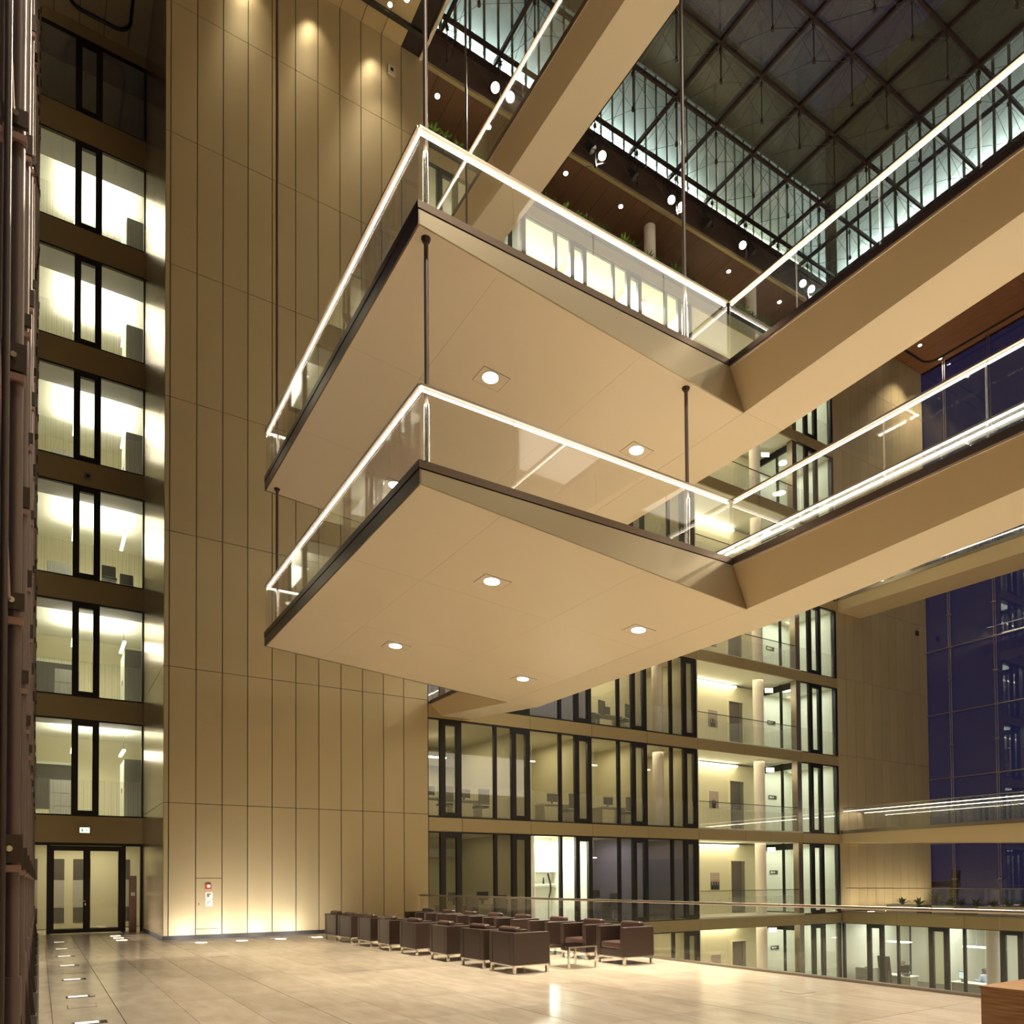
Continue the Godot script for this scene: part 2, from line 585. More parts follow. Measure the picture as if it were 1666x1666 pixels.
# ------------------------------------------------------------------ windows in a black frame; spec of [x0, x1, kind]: p pane, m mullion, c casement
func window(called: String, label: String, at: Vector3, turn: float, h: float, spec: Array, with_film := 0.0) -> Node3D:
	var w := thing(called, label, "window", at, turn, "", "structure")
	var x0: float = spec[0][0]
	var x1: float = spec[spec.size() - 1][1]
	span(w, "frame_head", Vector3(x0, h - 0.05, -0.10), Vector3(x1, h, 0.0), "black_frame")
	span(w, "frame_sill", Vector3(x0, 0.0, -0.10), Vector3(x1, 0.05, 0.0), "black_frame")
	for s in spec:
		var a: float = s[0]
		var b: float = s[1]
		if s[2] == "p":
			span(w, "pane", Vector3(a, 0.05, -0.06), Vector3(b, h - 0.05, -0.045), "pane")
			if with_film > 0.0:
				film(w, Vector3(a, 0.05, -0.07), Vector3(b, 0.05, -0.07), with_film)
		elif s[2] == "m":
			span(w, "mullion", Vector3(a, 0.05, -0.12), Vector3(b, h - 0.05, 0.01), "black_frame")
		else:
			var jl := (b - a) * 0.24
			var jr := (b - a) * 0.24
			var c := span(w, "casement", Vector3(a, 0.05, -0.12), Vector3(a + jl, h - 0.05, 0.015), "black_frame")
			var off := c.position
			var st := st0()
			bx(st, Vector3((a + b) / 2, h - 0.13, -0.05) - off, Vector3(b - a - jl - jr, 0.16, 0.13))
			bx(st, Vector3((a + b) / 2, 0.12, -0.05) - off, Vector3(b - a - jl - jr, 0.14, 0.13))
			bx(st, Vector3(b - jr / 2, h / 2, -0.0525) - off, Vector3(jr, h - 0.1, 0.135))
			part(c, "sash", st.commit(), "black_frame")
			span(w, "pane", Vector3(a + jl, 0.19, -0.06), Vector3(b - jr, h - 0.21, -0.045), "pane")
			if with_film > 0.0:
				film(w, Vector3(a + jl, 0.19, -0.07), Vector3(b - jr, 0.19, -0.07), with_film - 0.14)
	return w


# ------------------------------------------------------------------ the narrow end bay at the far left
func _end_bay():
	var zl := -27.72
	var w := struct("wall_end", "champagne spandrel panels between the stacked windows of the end bay", "wall")
	var heads := [2.93, 6.96, 10.81, 14.65, 18.47, 22.32, 26.16, 29.7]
	for n in 8:
		var y0: float = heads[n]
		var y1: float = minf(ST * (n + 1) - 0.09, 30.1)
		span(w, "spandrel", Vector3(-1.3, y0, zl - 0.2), Vector3(2.97, y1, zl + 0.02), "spandrel")
		var sl := struct("floor_slab", "concrete floor slab of the end bay, %s" % storey(mini(n + 1, 7)), "floor")
		span(sl, "slab", Vector3(-1.3, y0 + 0.25, -33.0), Vector3(4.3, ST * (n + 1) - 0.03, zl - 0.2), "white_wall")
		span(sl, "bulkhead", Vector3(-1.3, y0, -28.9), Vector3(4.3, y0 + 0.25, zl - 0.2), "grey_wall")
	var bw := struct("wall_end_rooms", "cream walls round the stacked rooms of the end bay", "wall")
	span(bw, "rear", Vector3(-1.3, 0.0, -33.2), Vector3(4.5, 31.0, -33.0), "cream_wall")
	span(bw, "side", Vector3(4.3, 0.0, -33.0), Vector3(4.5, 31.0, -27.95), "cream_wall")
	span(bw, "side", Vector3(-1.5, -0.5, -33.2), Vector3(-1.3, 31.0, -27.7), "cream_wall")
	span(bw, "floor_plate", Vector3(-1.3, -0.4, -33.0), Vector3(4.3, -0.02, zl - 0.1), "stone1")
	for n in range(1, 8):
		var y0 := ST * n - 0.09
		var h: float = heads[n] - y0
		window("window", "office window with black casement in the end bay, %s" % storey(n), Vector3(0, y0, zl), 0.0, h, [[-1.3, 0.863, "p"], [0.863, 1.653, "c"], [1.653, 2.93, "p"], [2.93, 2.97, "m"]], 1.15 if n < 7 else 0.0)
		if n == 7:
			continue
		for k in 2:
			var x := [0.98, 2.55][k] as float
			var t := thing("pendant_lamp", "glowing tube lamp in the end bay by its %s, %s" % [["black casement", "metal side wall"][k], storey(n)], "lamp", Vector3(x, y0 + 2.55, -30.3), 0.0, "tube lamps in the end bay")
			box(t, "lamp_tube", Vector3.ZERO, Vector3(0.10, 0.06, 1.5), "lamp_white")
			part(t, "cable", tube_mesh(Vector3(0, 0.03, 0.5), Vector3(0, 0.8, 0.5), 0.008, 5), "plastic_grey")
		area("pendant_lamp_light", Vector3(1.6, y0 + 2.9, -30.2), Vector3(1.6, y0 + 4.0, -30.21), 2.4, 2.4, 8.0, Color(1.0, 0.98, 0.90))
		area("pendant_lamp_light", Vector3(1.6, y0 + 2.5, -30.2), Vector3(1.6, y0, -30.21), 2.4, 2.4, 5.0, Color(1.0, 0.98, 0.90))
		var tall := n != 3
		if tall:
			var c := thing("tall_cupboard", "tall grey cupboard beside the metal side wall, %s" % storey(n), "cupboard", Vector3(2.85, y0 + 0.06, -29.9), 0.0, "cupboards in the end bay rooms")
			box(c, "carcass", Vector3(0, 1.06, 0), Vector3(0.62, 2.12, 1.5), "cabinet")
			for j in 2:
				var d := box(c, "door", Vector3(-0.32, 1.08, -0.375 + 0.75 * j), Vector3(0.025, 2.04, 0.735), "white_wall")
				box(d, "handle", Vector3(-0.02, 0.0, 0.3 - 0.6 * j), Vector3(0.02, 0.16, 0.02), "steel")
		else:
			for j in 2:
				var sh := thing("office_chair", "%s dark office chair behind the glass, %s" % [["nearer", "farther"][j], storey(n)], "chair", Vector3(2.0 + 0.6 * j, y0 + 0.06, -28.8 - 0.5 * j))
				part(sh, "seat", rbox(Vector3(0.46, 0.08, 0.46), 0.03), "plastic_black", Vector3(0, 0.46, 0))
				part(sh, "backrest", rbox(Vector3(0.44, 0.5, 0.06), 0.028), "plastic_black", Vector3(0, 0.78, -0.22))
				part(sh, "stem", tube_mesh(Vector3(0, 0.03, 0), Vector3(0, 0.45, 0), 0.03), "chrome")
				box(sh, "foot", Vector3(0, 0.03, 0), Vector3(0.5, 0.05, 0.06), "chrome")
		var g := thing("low_cabinet", "low grey filing cabinet at the rear of the end bay room, %s" % storey(n), "cabinet", Vector3(0.55 + 0.12 * (n % 3), y0 + 0.06, -30.6 - 0.3 * (n % 2)), 0.0, "cabinets in the end bay rooms")
		box(g, "carcass", Vector3(0, 0.72, 0), Vector3(0.75, 1.44, 0.5), "grey_wall")
		for j in 3:
			box(g, "drawer", Vector3(0, 0.28 + 0.46 * j, 0.255), Vector3(0.72, 0.44, 0.015), "cabinet")
		if n < 3:
			var rw := thing("inner_window", "pale framed window in the rear wall of the end bay room, %s" % storey(n), "window", Vector3(0.35, y0 + 0.5, -32.98))
			box(rw, "pane", Vector3(0, 1.0, 0), Vector3(1.5, 1.7, 0.02), "dark_cabinet")
			for j in 2:
				box(rw, "frame", Vector3(-0.78 + 1.56 * j, 1.0, 0.02), Vector3(0.1, 1.9, 0.06), "white_wall")
			box(rw, "frame", Vector3(0, 1.9, 0.02), Vector3(1.66, 0.1, 0.06), "white_wall")
	# ground storey: glass double door
	var d := thing("door_1", "black framed glass double door below the lit exit sign", "door", Vector3(0, 0, zl), 0.0, "", "structure")
	span(d, "frame_head", Vector3(-1.3, 2.84, -0.1), Vector3(2.97, 2.93, 0.0), "black_frame")
	for m in [[0.20, 0.30], [2.34, 2.46], [2.90, 2.97]]:
		span(d, "frame_post", Vector3(m[0], 0.0, -0.12), Vector3(m[1], 2.84, 0.01), "black_frame")
	span(d, "pane", Vector3(-1.3, 0.06, -0.06), Vector3(0.20, 2.84, -0.045), "pane")
	span(d, "pane", Vector3(2.46, 0.06, -0.06), Vector3(2.90, 2.84, -0.045), "pane")
	for k in 2:
		var a := 0.30 + 1.02 * k
		var b := a + 1.02
		var lf := span(d, "door_leaf", Vector3(a, 0.02, -0.06), Vector3(b, 0.15, 0.0), "black_frame")
		var off := lf.position
		var st := st0()
		bx(st, Vector3((a + b) / 2, 2.75, -0.03) - off, Vector3(b - a, 0.16, 0.06))
		bx(st, Vector3(a + 0.05, 1.4, -0.03) - off, Vector3(0.10, 2.7, 0.061))
		bx(st, Vector3(b - 0.05, 1.4, -0.03) - off, Vector3(0.10, 2.7, 0.061))
		part(lf, "leaf_frame", st.commit(), "black_frame")
		span(d, "pane", Vector3(a + 0.10, 0.15, -0.035), Vector3(b - 0.10, 2.67, -0.025), "pane")
	var hd := box(d, "handle", Vector3(1.20, 1.05, 0.04), Vector3(0.18, 0.022, 0.022), "chrome")
	box(hd, "lock", Vector3(0.08, -0.11, -0.02), Vector3(0.04, 0.08, 0.02), "chrome")
	# vestibule behind the doors
	var vb := struct("wall_vestibule", "cream glazed screen at the rear of the vestibule behind the glass doors", "wall")
	span(vb, "body", Vector3(-1.3, 0.0, -31.2), Vector3(4.3, 3.2, -31.1), "cream_wall")
	for k in 4:
		var x := [-0.75, 0.35, 1.05, 2.5][k] as float
		span(vb, "dark_pane", Vector3(x, 1.75, -31.1), Vector3(x + [0.7, 0.42, 0.55, 0.4][k], 2.5, -31.08), "dark_cabinet")
		span(vb, "frosted_pane", Vector3(x, 0.75, -31.1), Vector3(x + [0.7, 0.42, 0.55, 0.4][k], 1.74, -31.08), "cabinet")
		span(vb, "dark_pane", Vector3(x, 0.2, -31.1), Vector3(x + [0.7, 0.42, 0.55, 0.4][k], 0.74, -31.08), "dark_cabinet")
	var vl := thing("ceiling_lamp", "round ceiling lamp of the vestibule behind the glass doors", "lamp", Vector3(1.05, 3.1, -29.6))
	part(vl, "lamp_disc", tube_mesh(Vector3(0, -0.04, 0), Vector3(0, 0, 0), 0.16, 16), "lamp_white")
	area("vestibule_light", Vector3(1.4, 3.05, -29.4), Vector3(1.4, 0, -29.41), 2.5, 2.0, 7.0, Color(1.0, 0.95, 0.80))
	var ex := thing("exit_sign", "lit white exit sign on the champagne band above the glass doors", "sign", Vector3(1.25, 3.24, zl + 0.05))
	box(ex, "case", Vector3(0, 0.1, 0), Vector3(0.30, 0.19, 0.04), "plastic_grey")
	box(ex, "sign_face", Vector3(0, 0.1, 0.022), Vector3(0.28, 0.17, 0.006), "sign_lit")
	box(ex, "arrow", Vector3(0.06, 0.1, 0.027), Vector3(0.08, 0.03, 0.004), "sign_green")
	box(ex, "runner", Vector3(-0.07, 0.1, 0.027), Vector3(0.05, 0.10, 0.004), "sign_green")
	var cp := thing("access_post", "slim reddish metal access post with card reader beside the glass doors", "access post", Vector3(2.66, 0, zl + 0.16))
	part(cp, "body", rbox(Vector3(0.22, 1.86, 0.12), 0.01), "brick_red", Vector3(0, 0.93, 0))
	box(cp, "card_reader", Vector3(0, 1.25, 0.065), Vector3(0.12, 0.12, 0.012), "paper")
	box(cp, "indicator_lamp", Vector3(0, 1.04, 0.065), Vector3(0.06, 0.04, 0.01), "red")
	# small emergency sign on a spandrel
	var em := thing("alarm_box", "small square alarm box on the champagne band, four storeys up the end bay", "alarm", Vector3(1.28, 14.98, zl + 0.04))
	box(em, "case", Vector3.ZERO, Vector3(0.2, 0.2, 0.04), "planter_grey")
	box(em, "button", Vector3(0, 0, 0.025), Vector3(0.09, 0.09, 0.02), "joint")


# ------------------------------------------------------------------ black framed glass offices right of the panelled wall
func _offices():
	var w := struct("wall_offices", "champagne spandrel bands between the storeys of glass offices", "wall")
	var edges := [11.26, 12.557, 15.446, 18.331, 21.216, 24.1]
	for n in range(-1, 8):
		for i in 5:
			span(w, "spandrel", Vector3(edges[i] + 0.008, ST * n - 0.57, ZB - 0.06), Vector3(edges[i + 1] - 0.008, ST * n - 0.1, ZB + 0.02), "spandrel")
		var sl := struct("floor_slab", "floor slab of the glass offices, %s" % storey(n), "floor")
		span(sl, "slab", Vector3(11.26, ST * n - 0.5, -29.0), Vector3(24.1, ST * n - 0.04, ZB - 0.06), "cream_wall")
		span(sl, "carpet", Vector3(11.26, ST * n - 0.04, -29.0), Vector3(24.1, ST * n - 0.02, ZB - 0.06), "office_floor")
	var rear := struct("wall_offices_rear", "rear wall of the glass offices", "wall")
	span(rear, "body", Vector3(11.0, -4.4, -29.2), Vector3(24.4, 27.0, -29.0), "cream_wall")
	span(rear, "side", Vector3(11.1, -4.4, -29.0), Vector3(11.26, 27.0, ZB - 0.35), "cream_wall")
	span(rear, "side", Vector3(24.1, -4.4, -29.0), Vector3(24.2, 27.0, ZB - 0.05), "cream_wall")
	# [brightness, colour temperature 0 warm / 1 white / 2 cool, depth of the room's rear wall]
	var rooms := {
		-1: [[0.6, 0, 5.0], [0.6, 0, 5.0], [0.6, 0, 5.0], [0.8, 0, 4.0]],
		0: [[0.30, 0, 5.5], [5.0, 1, 2.6], [0.55, 2, 3.4], [0.22, 2, 4.5]],
		1: [[1.3, 0, 6.0], [0.9, 0, 4.0], [0.8, 0, 3.2], [0.7, 0, 3.0]],
		2: [[0.9, 2, 4.0], [0.9, 2, 4.0], [1.6, 0, 5.5], [0.6, 0, 3.5]],
		3: [[0.5, 0, 4.0], [0.5, 0, 4.0], [0.4, 0, 4.0], [0.3, 2, 4.0]],
		4: [[0.5, 0, 4.0], [0.5, 0, 4.0], [0.5, 0, 4.0], [0.5, 0, 4.0]],
		5: [[0.5, 0, 4.0], [0.5, 0, 4.0], [0.5, 0, 4.0], [0.5, 0, 4.0]],
		6: [[2.0, 1, 3.0], [14.0, 1, 2.4], [14.0, 1, 2.4], [12.0, 1, 2.4]],
	}
	var cols := [Color(1.0, 0.94, 0.76), Color(0.98, 1.0, 0.96), Color(0.86, 0.84, 1.0)]
	var walls := ["cream_wall", "white_wall", "grey_wall"]
	var bay := ["beside the panelled wall", "second bay from the panelled wall", "third bay from the panelled wall", "last bay before the corridors"]
	for n in range(-1, 7):
		var y0 := ST * n - 0.1
		var h := ST - 0.47
		window("window", "narrow window strip against the panelled wall, %s" % storey(n), Vector3(0, y0, ZB - 0.02), 0.0, h, [[11.26, 11.28, "m"], [11.28, 11.73, "p"], [11.73, 12.557, "c"]], 1.1 if n > 0 else 0.0)
		for b in 4:
			var x0: float = edges[b + 1]
			window("window", "black framed window, %s, %s" % [bay[b], storey(n)], Vector3(x0, y0, ZB - 0.02), 0.0, h, [[0.0, 1.333, "p"], [1.333, 1.45, "m"], [1.45, 2.08, "p"], [2.08, 2.885, "c"]], 1.1 if n > 0 else 0.0)
			var r: Array = rooms[n][b]
			var xa: float = edges[b + 1] if b else 11.26
			var xb: float = edges[b + 2]
			var zr: float = ZB - r[2]
			var rw := struct("wall_room", "inner office walls, %s, %s" % [bay[b], storey(n)], "wall")
			span(rw, "rear", Vector3(xa, y0, zr - 0.1), Vector3(xb, ST * (n + 1) - 0.5, zr), walls[r[1]])
			span(rw, "partition", Vector3(xb - 0.1, y0, zr), Vector3(xb, ST * (n + 1) - 0.5, ZB - 0.25), walls[r[1]])
			if b == 0 and n in [0, 1]:
				span(rw, "bulkhead", Vector3(xa, ST * n + 2.6, zr), Vector3(xb - 0.1, ST * n + 2.95, zr + 0.6), "grey_wall")
				span(rw, "dark_vent", Vector3(xa + 0.8, ST * n + 2.68, zr + 0.6), Vector3(xa + 2.2, ST * n + 2.86, zr + 0.62), "dark_cabinet")
			var e: float = r[0]
			var zc: float = (ZB - 0.4 + zr) / 2.0
			area("office_light", Vector3((xa + xb) / 2, ST * (n + 1) - 0.62, zc), Vector3((xa + xb) / 2, 0, zc - 0.01) if n >= 0 else Vector3((xa + xb) / 2, -9, zc - 0.01), (xb - xa) * 0.6, r[2] * 0.5, e * 3.4, cols[r[1]])
			if n in [0, 1, 2, 6] and e > 0.5:
				var t := thing("office_lamp", "glowing strip lamp in the %s, %s" % [bay[b], storey(n)], "lamp", Vector3((xa + xb) / 2 - 0.3, ST * n + 2.55, zc), 0.0, "strip lamps in the glass offices")
				box(t, "lamp_tube", Vector3.ZERO, Vector3(1.1, 0.05, 0.12), "lamp_white" if e > 1.0 else "lamp_soft")
				part(t, "cable", tube_mesh(Vector3(0.4, 0, 0), Vector3(0.4, 0.7, 0), 0.008, 5), "plastic_grey")
	# white round columns inside
	for c in [[16.05, 0, -23.9], [23.0, 1, -24.1], [23.0, 2, -24.1], [15.9, 1, -24.2], [22.2, 6, -24.0]]:
		var n: int = c[1]
		var k := thing("round_column", "white round column behind glass at %s, %s" % ["the second bay" if c[0] < 20 else "the last bay", storey(n)], "column", Vector3(c[0], ST * n - 0.02, c[2]))
		part(k, "shaft", tube_mesh(Vector3.ZERO, Vector3(0, ST - 0.48, 0), 0.24, 20), "column_white")
	# furniture seen through the glass
	var desk0: Node3D = null
	var chair0: Node3D = null
	var spots := [[12.0, 1, -24.2, "behind the window strip against the panelled wall"], [13.6, 1, -24.4, "behind the first wide pane"], [17.4, 1, -24.0, "in the second bay"], [20.2, 1, -23.9, "in the third bay"], [13.1, 0, -24.3, "behind the first wide pane"], [14.5, 0, -24.6, "behind the second narrow pane"], [19.6, 0, -24.1, "in the third bay"], [18.95, 2, -24.2, "behind the third wide pane"], [20.35, 2, -24.2, "behind the third narrow pane"]]
	for s in spots:
		var n: int = s[1]
		var lab := "%s, %s" % [s[3], storey(n)]
		if desk0 == null:
			desk0 = thing("office_desk", "", "desk", Vector3(s[0], ST * n - 0.02, s[2] - 0.2))
			desk0.set_meta("kind_name", "office_desk")
			box(desk0, "desk_top", Vector3(0, 0.73, 0), Vector3(1.3, 0.03, 0.7), "planter_light")
			for x in [-0.6, 0.6]:
				box(desk0, "leg", Vector3(x, 0.36, 0), Vector3(0.05, 0.72, 0.6), "steel")
			var mo := box(desk0, "monitor", Vector3(0.1, 1.05, -0.15), Vector3(0.5, 0.32, 0.03), "plastic_black")
			box(mo, "monitor_stand", Vector3(0, -0.23, -0.02), Vector3(0.06, 0.16, 0.04), "plastic_black")
			desk0.set_meta("label", "pale desk with monitor %s" % lab)
			chair0 = thing("office_chair", "", "chair", Vector3(s[0] + 0.3, ST * n - 0.02, s[2] + 0.55))
			chair0.set_meta("kind_name", "office_chair")
			part(chair0, "seat", rbox(Vector3(0.48, 0.09, 0.48), 0.035), "plastic_black", Vector3(0, 0.46, 0))
			part(chair0, "backrest", rbox(Vector3(0.46, 0.56, 0.06), 0.028), "dark_cabinet", Vector3(0, 0.82, 0.24))
			part(chair0, "stem", tube_mesh(Vector3(0, 0.03, 0), Vector3(0, 0.45, 0), 0.03), "chrome")
			for a in 2:
				var ft := box(chair0, "foot", Vector3(0, 0.035, 0), Vector3(0.56, 0.04, 0.05), "chrome")
				ft.rotation.y = PI / 2 * a
			chair0.set_meta("label", "dark office chair %s" % lab)
			tag(desk0, desk0.get_meta("label"), "desk", "desks in the glass offices")
			tag(chair0, chair0.get_meta("label"), "chair", "office chairs in the glass offices")
		else:
			copy(desk0, "pale desk with monitor %s" % lab, Vector3(s[0], ST * n - 0.02, s[2] - 0.2))
			copy(chair0, "dark office chair %s" % lab, Vector3(s[0] + 0.3, ST * n - 0.02, s[2] + 0.55), 0.3 * (n - 1))
	# shelf and cupboards in the bright white room
	var sh := thing("wall_shelf", "white wall shelf with small dark objects in the bright white office", "shelf", Vector3(17.2, 1.45, -25.2))
	box(sh, "board", Vector3.ZERO, Vector3(1.9, 0.04, 0.3), "white_wall")
	box(sh, "upper_cabinet", Vector3(0.2, 0.95, 0), Vector3(1.5, 0.9, 0.34), "white_wall")
	for k in 3:
		var o := thing("desk_figure", "small dark object standing on the white shelf, %s from the column" % nth(k), "ornament", Vector3(16.6 + 0.5 * k, 1.47, -25.15))
		part(o, "body", tube_mesh(Vector3.ZERO, Vector3(0, 0.16 + 0.05 * k, 0), 0.05, 8, 0.02), "plastic_black")
	var br := thing("office_broom", "dark curved hose standing against the white column in the bright office", "hose", Vector3(16.75, -0.02, -23.6))
	var st := st0()
	for k in 10:
		cyl(st, Vector3(0.1 * sin(k * 0.35), 0.9 + k * 0.1, 0), Vector3(0.1 * sin((k + 1) * 0.35), 1.0 + k * 0.1, 0), 0.035, 6)
	part(br, "hose", st.commit(), "plastic_black")
	part(br, "stand", tube_mesh(Vector3.ZERO, Vector3(0, 0.9, 0), 0.02, 6), "steel")


# ------------------------------------------------------------------ open corridors and bright end rooms further along
func _corridors():
	var w := struct("wall_corridors", "champagne bands in front of the stacked open corridors", "wall")
	var xe := [24.1, 27.05, 28.75, 31.0, 33.92]
	var zr := -25.05
	for n in range(-1, 8):
		for i in 4:
			span(w, "spandrel", Vector3(xe[i] + 0.006, ST * n - 0.57, ZB - 0.06), Vector3(xe[i + 1] - 0.006, ST * n - 0.1, ZB + 0.02), "spandrel")
		var sl := struct("floor_slab", "pale floor slab of the open corridor, %s" % storey(n), "floor")
		span(sl, "slab", Vector3(24.2, ST * n - 0.52, -27.4), Vector3(33.95, ST * n - 0.03, ZB - 0.06), "white_wall")
	var rear := struct("wall_corridor_rear", "pale rear wall of the stacked corridors and end rooms", "wall")
	span(rear, "body", Vector3(24.1, -4.4, -27.6), Vector3(34.2, 27.0, -27.4), "white_wall")
	span(rear, "side", Vector3(33.95, -4.4, -27.4), Vector3(34.2, 27.0, ZB - 0.32), "white_wall")
	for n in range(-1, 7):
		var y := ST * n
		var top := ST * (n + 1) - 0.52
		var s := storey(n)
		var hi := n in [4, 5]
		var cw := struct("wall_corridor", "cream corridor wall behind the glass balustrade, %s" % s, "wall")
		span(cw, "body", Vector3(24.2, y - 0.03, zr - 0.1), Vector3(31.0, top - 0.10, zr), "cream_wall")
		span(cw, "recess", Vector3(24.2, top - 0.10, zr - 0.5), Vector3(31.0, top, zr - 0.4), "white_wall")
		var lt := thing("cove_lamp", "bright lamp strip along the top of the corridor wall, %s" % s, "lamp", Vector3(26.6, top - 0.14, zr + 0.05), 0.0, "cove lamps of the corridors")
		for k in 3:
			box(lt, "lamp_strip", Vector3(-1.4 + 1.55 * k, 0, 0), Vector3(1.54, 0.08, 0.08), "lamp_white")
		area("cove_lamp_light", Vector3(26.6, top - 0.2, zr + 0.2), Vector3(26.6, y + 1.0, zr + 0.1), 4.5, 0.15, 2.4, Color(1.0, 0.95, 0.78))
		area("corridor_light", Vector3(27.5, top - 0.06, -23.9), Vector3(27.5, y - 10, -23.91), 5.0, 1.0, 2.8, Color(1.0, 0.96, 0.82))
		if not hi:
			var d := thing("door", "dark grey recessed door in the corridor wall, %s" % s, "door", Vector3(28.45, y - 0.02, zr), 0.0, "", "structure")
			span(d, "jamb", Vector3(0.0, 0.0, 0.0), Vector3(0.06, 2.55, 0.10), "cream_wall")
			span(d, "jamb", Vector3(1.04, 0.0, 0.0), Vector3(1.10, 2.55, 0.10), "cream_wall")
			span(d, "leaf", Vector3(0.06, 0.0, 0.0), Vector3(0.80, 2.50, 0.03), "door_grey")
			span(d, "side_panel", Vector3(0.81, 0.0, 0.0), Vector3(1.04, 2.50, 0.05), "planter_grey")
			span(d, "head", Vector3(0.06, 2.50, 0.0), Vector3(1.04, 2.55, 0.10), "cream_wall")
			poster(n, Vector3(27.45, y + 1.52, zr + 0.01), s)
		var c := thing("round_column", "white round column in the open corridor, %s" % s, "column", Vector3(29.2, y - 0.02, -23.8), 0.0, "round columns of the corridors")
		part(c, "shaft", tube_mesh(Vector3.ZERO, Vector3(0, top - y + 0.02, 0), 0.25, 24), "column_white")
		# glass balustrade
		var b := thing("corridor_balustrade", "clear glass balustrade in front of the open corridor, %s" % s, "balustrade", Vector3(24.14, y - 0.03, ZB - 0.12), 0.0, "glass balustrades of the corridors")
		for k in 3:
			var x0 := [0.0, 2.55, 4.3][k] as float
			var x1 := [2.54, 4.29, 6.76][k] as float
			span(b, "pane", Vector3(x0, 0.02, -0.008), Vector3(x1, 1.12, 0.008), "rail_glass")
			film(b, Vector3(x0, 0.03, -0.012), Vector3(x1, 0.03, -0.012), 0.82)
		span(b, "rail", Vector3(0, 1.12, -0.015), Vector3(6.76, 1.145, 0.015), "dark_steel")
		# steel post, glass screen across the corridor end
		var sc := thing("glass_screen", "black framed glass screen closing the corridor end, %s" % s, "glass screen", Vector3(31.0, y - 0.03, ZB - 0.1), 0.0, "glass screens of the corridors")
		span(sc, "post", Vector3(-0.16, 0, -0.28), Vector3(0.16, top - y, 0.03), "steel")
		for z in [-0.95, -2.15]:
			span(sc, "mullion", Vector3(-0.05, 0, z - 0.05), Vector3(0.05, top - y, z + 0.05), "black_frame")
		span(sc, "transom", Vector3(-0.05, top - y - 0.32, -2.1), Vector3(0.05, top - y - 0.02, -0.28), "black_frame")
		span(sc, "threshold", Vector3(-0.04, 0.0, -2.1), Vector3(0.04, 0.06, -0.28), "black_frame")
		for z in [[-0.9, -0.28], [-2.1, -1.0]]:
			span(sc, "pane", Vector3(-0.008, 0.06, z[0]), Vector3(0.008, top - y - 0.32, z[1]), "pane")
			film(sc, Vector3(0.02, 0.06, z[0]), Vector3(0.02, 0.06, z[1]), 1.1)
		var es := thing("exit_sign", "small white exit sign under the ceiling where the corridor ends, %s" % s, "sign", Vector3(30.35, top - 0.34, -24.1), -0.5, "exit signs of the corridors")
		box(es, "case", Vector3(0, 0, 0), Vector3(0.42, 0.24, 0.05), "plastic_grey")
		box(es, "sign_face", Vector3(0, 0, 0.028), Vector3(0.40, 0.22, 0.006), "sign_lit")
		box(es, "arrow", Vector3(0.09, 0, 0.033), Vector3(0.10, 0.03, 0.004), "sign_green")
		# end room with bright white walls
		var rm := struct("wall_end_room", "bright white partition walls of the end room, %s" % s, "wall")
		span(rm, "rear", Vector3(31.05, y - 0.03, -25.75), Vector3(33.95, top, -25.65), "white_wall")
		var wp := thing("way_sign", "small black direction sign on the white wall of the end room, %s" % s, "sign", Vector3(32.45, y + 1.95, -25.63), 0.0, "direction signs of the end rooms")
		box(wp, "plate", Vector3.ZERO, Vector3(0.62, 0.20, 0.015), "plastic_black")
		box(wp, "symbol", Vector3(-0.2, 0, 0.01), Vector3(0.10, 0.10, 0.004), "paper")
		box(wp, "symbol", Vector3(-0.08, 0, 0.01), Vector3(0.06, 0.10, 0.004), "paper")
		var ar := box(wp, "arrow", Vector3(0.04, 0, 0.01), Vector3(0.07, 0.07, 0.004), "paper")
		ar.rotation.z = PI / 4
		var rl := thing("ceiling_lamp", "round white ceiling lamp of the end room, %s" % s, "lamp", Vector3(32.2, top - 0.01, -24.5), 0.0, "ceiling lamps of the end rooms")
		part(rl, "lamp_disc", tube_mesh(Vector3(0, -0.04, 0), Vector3.ZERO, 0.2, 18), "lamp_white")
		area("end_room_light", Vector3(32.5, top - 0.08, -24.3), Vector3(32.5, y - 10, -24.31), 2.2, 2.0, 5.2, Color(0.95, 1.0, 0.92))
		window("window", "tall black framed window of the white end room, %s" % s, Vector3(31.18, ST * n - 0.1, ZB - 0.02), 0.0, ST - 0.47, [[0.0, 0.56, "p"], [0.56, 1.52, "c"], [1.52, 2.60, "p"], [2.60, 2.76, "m"]], 1.15)


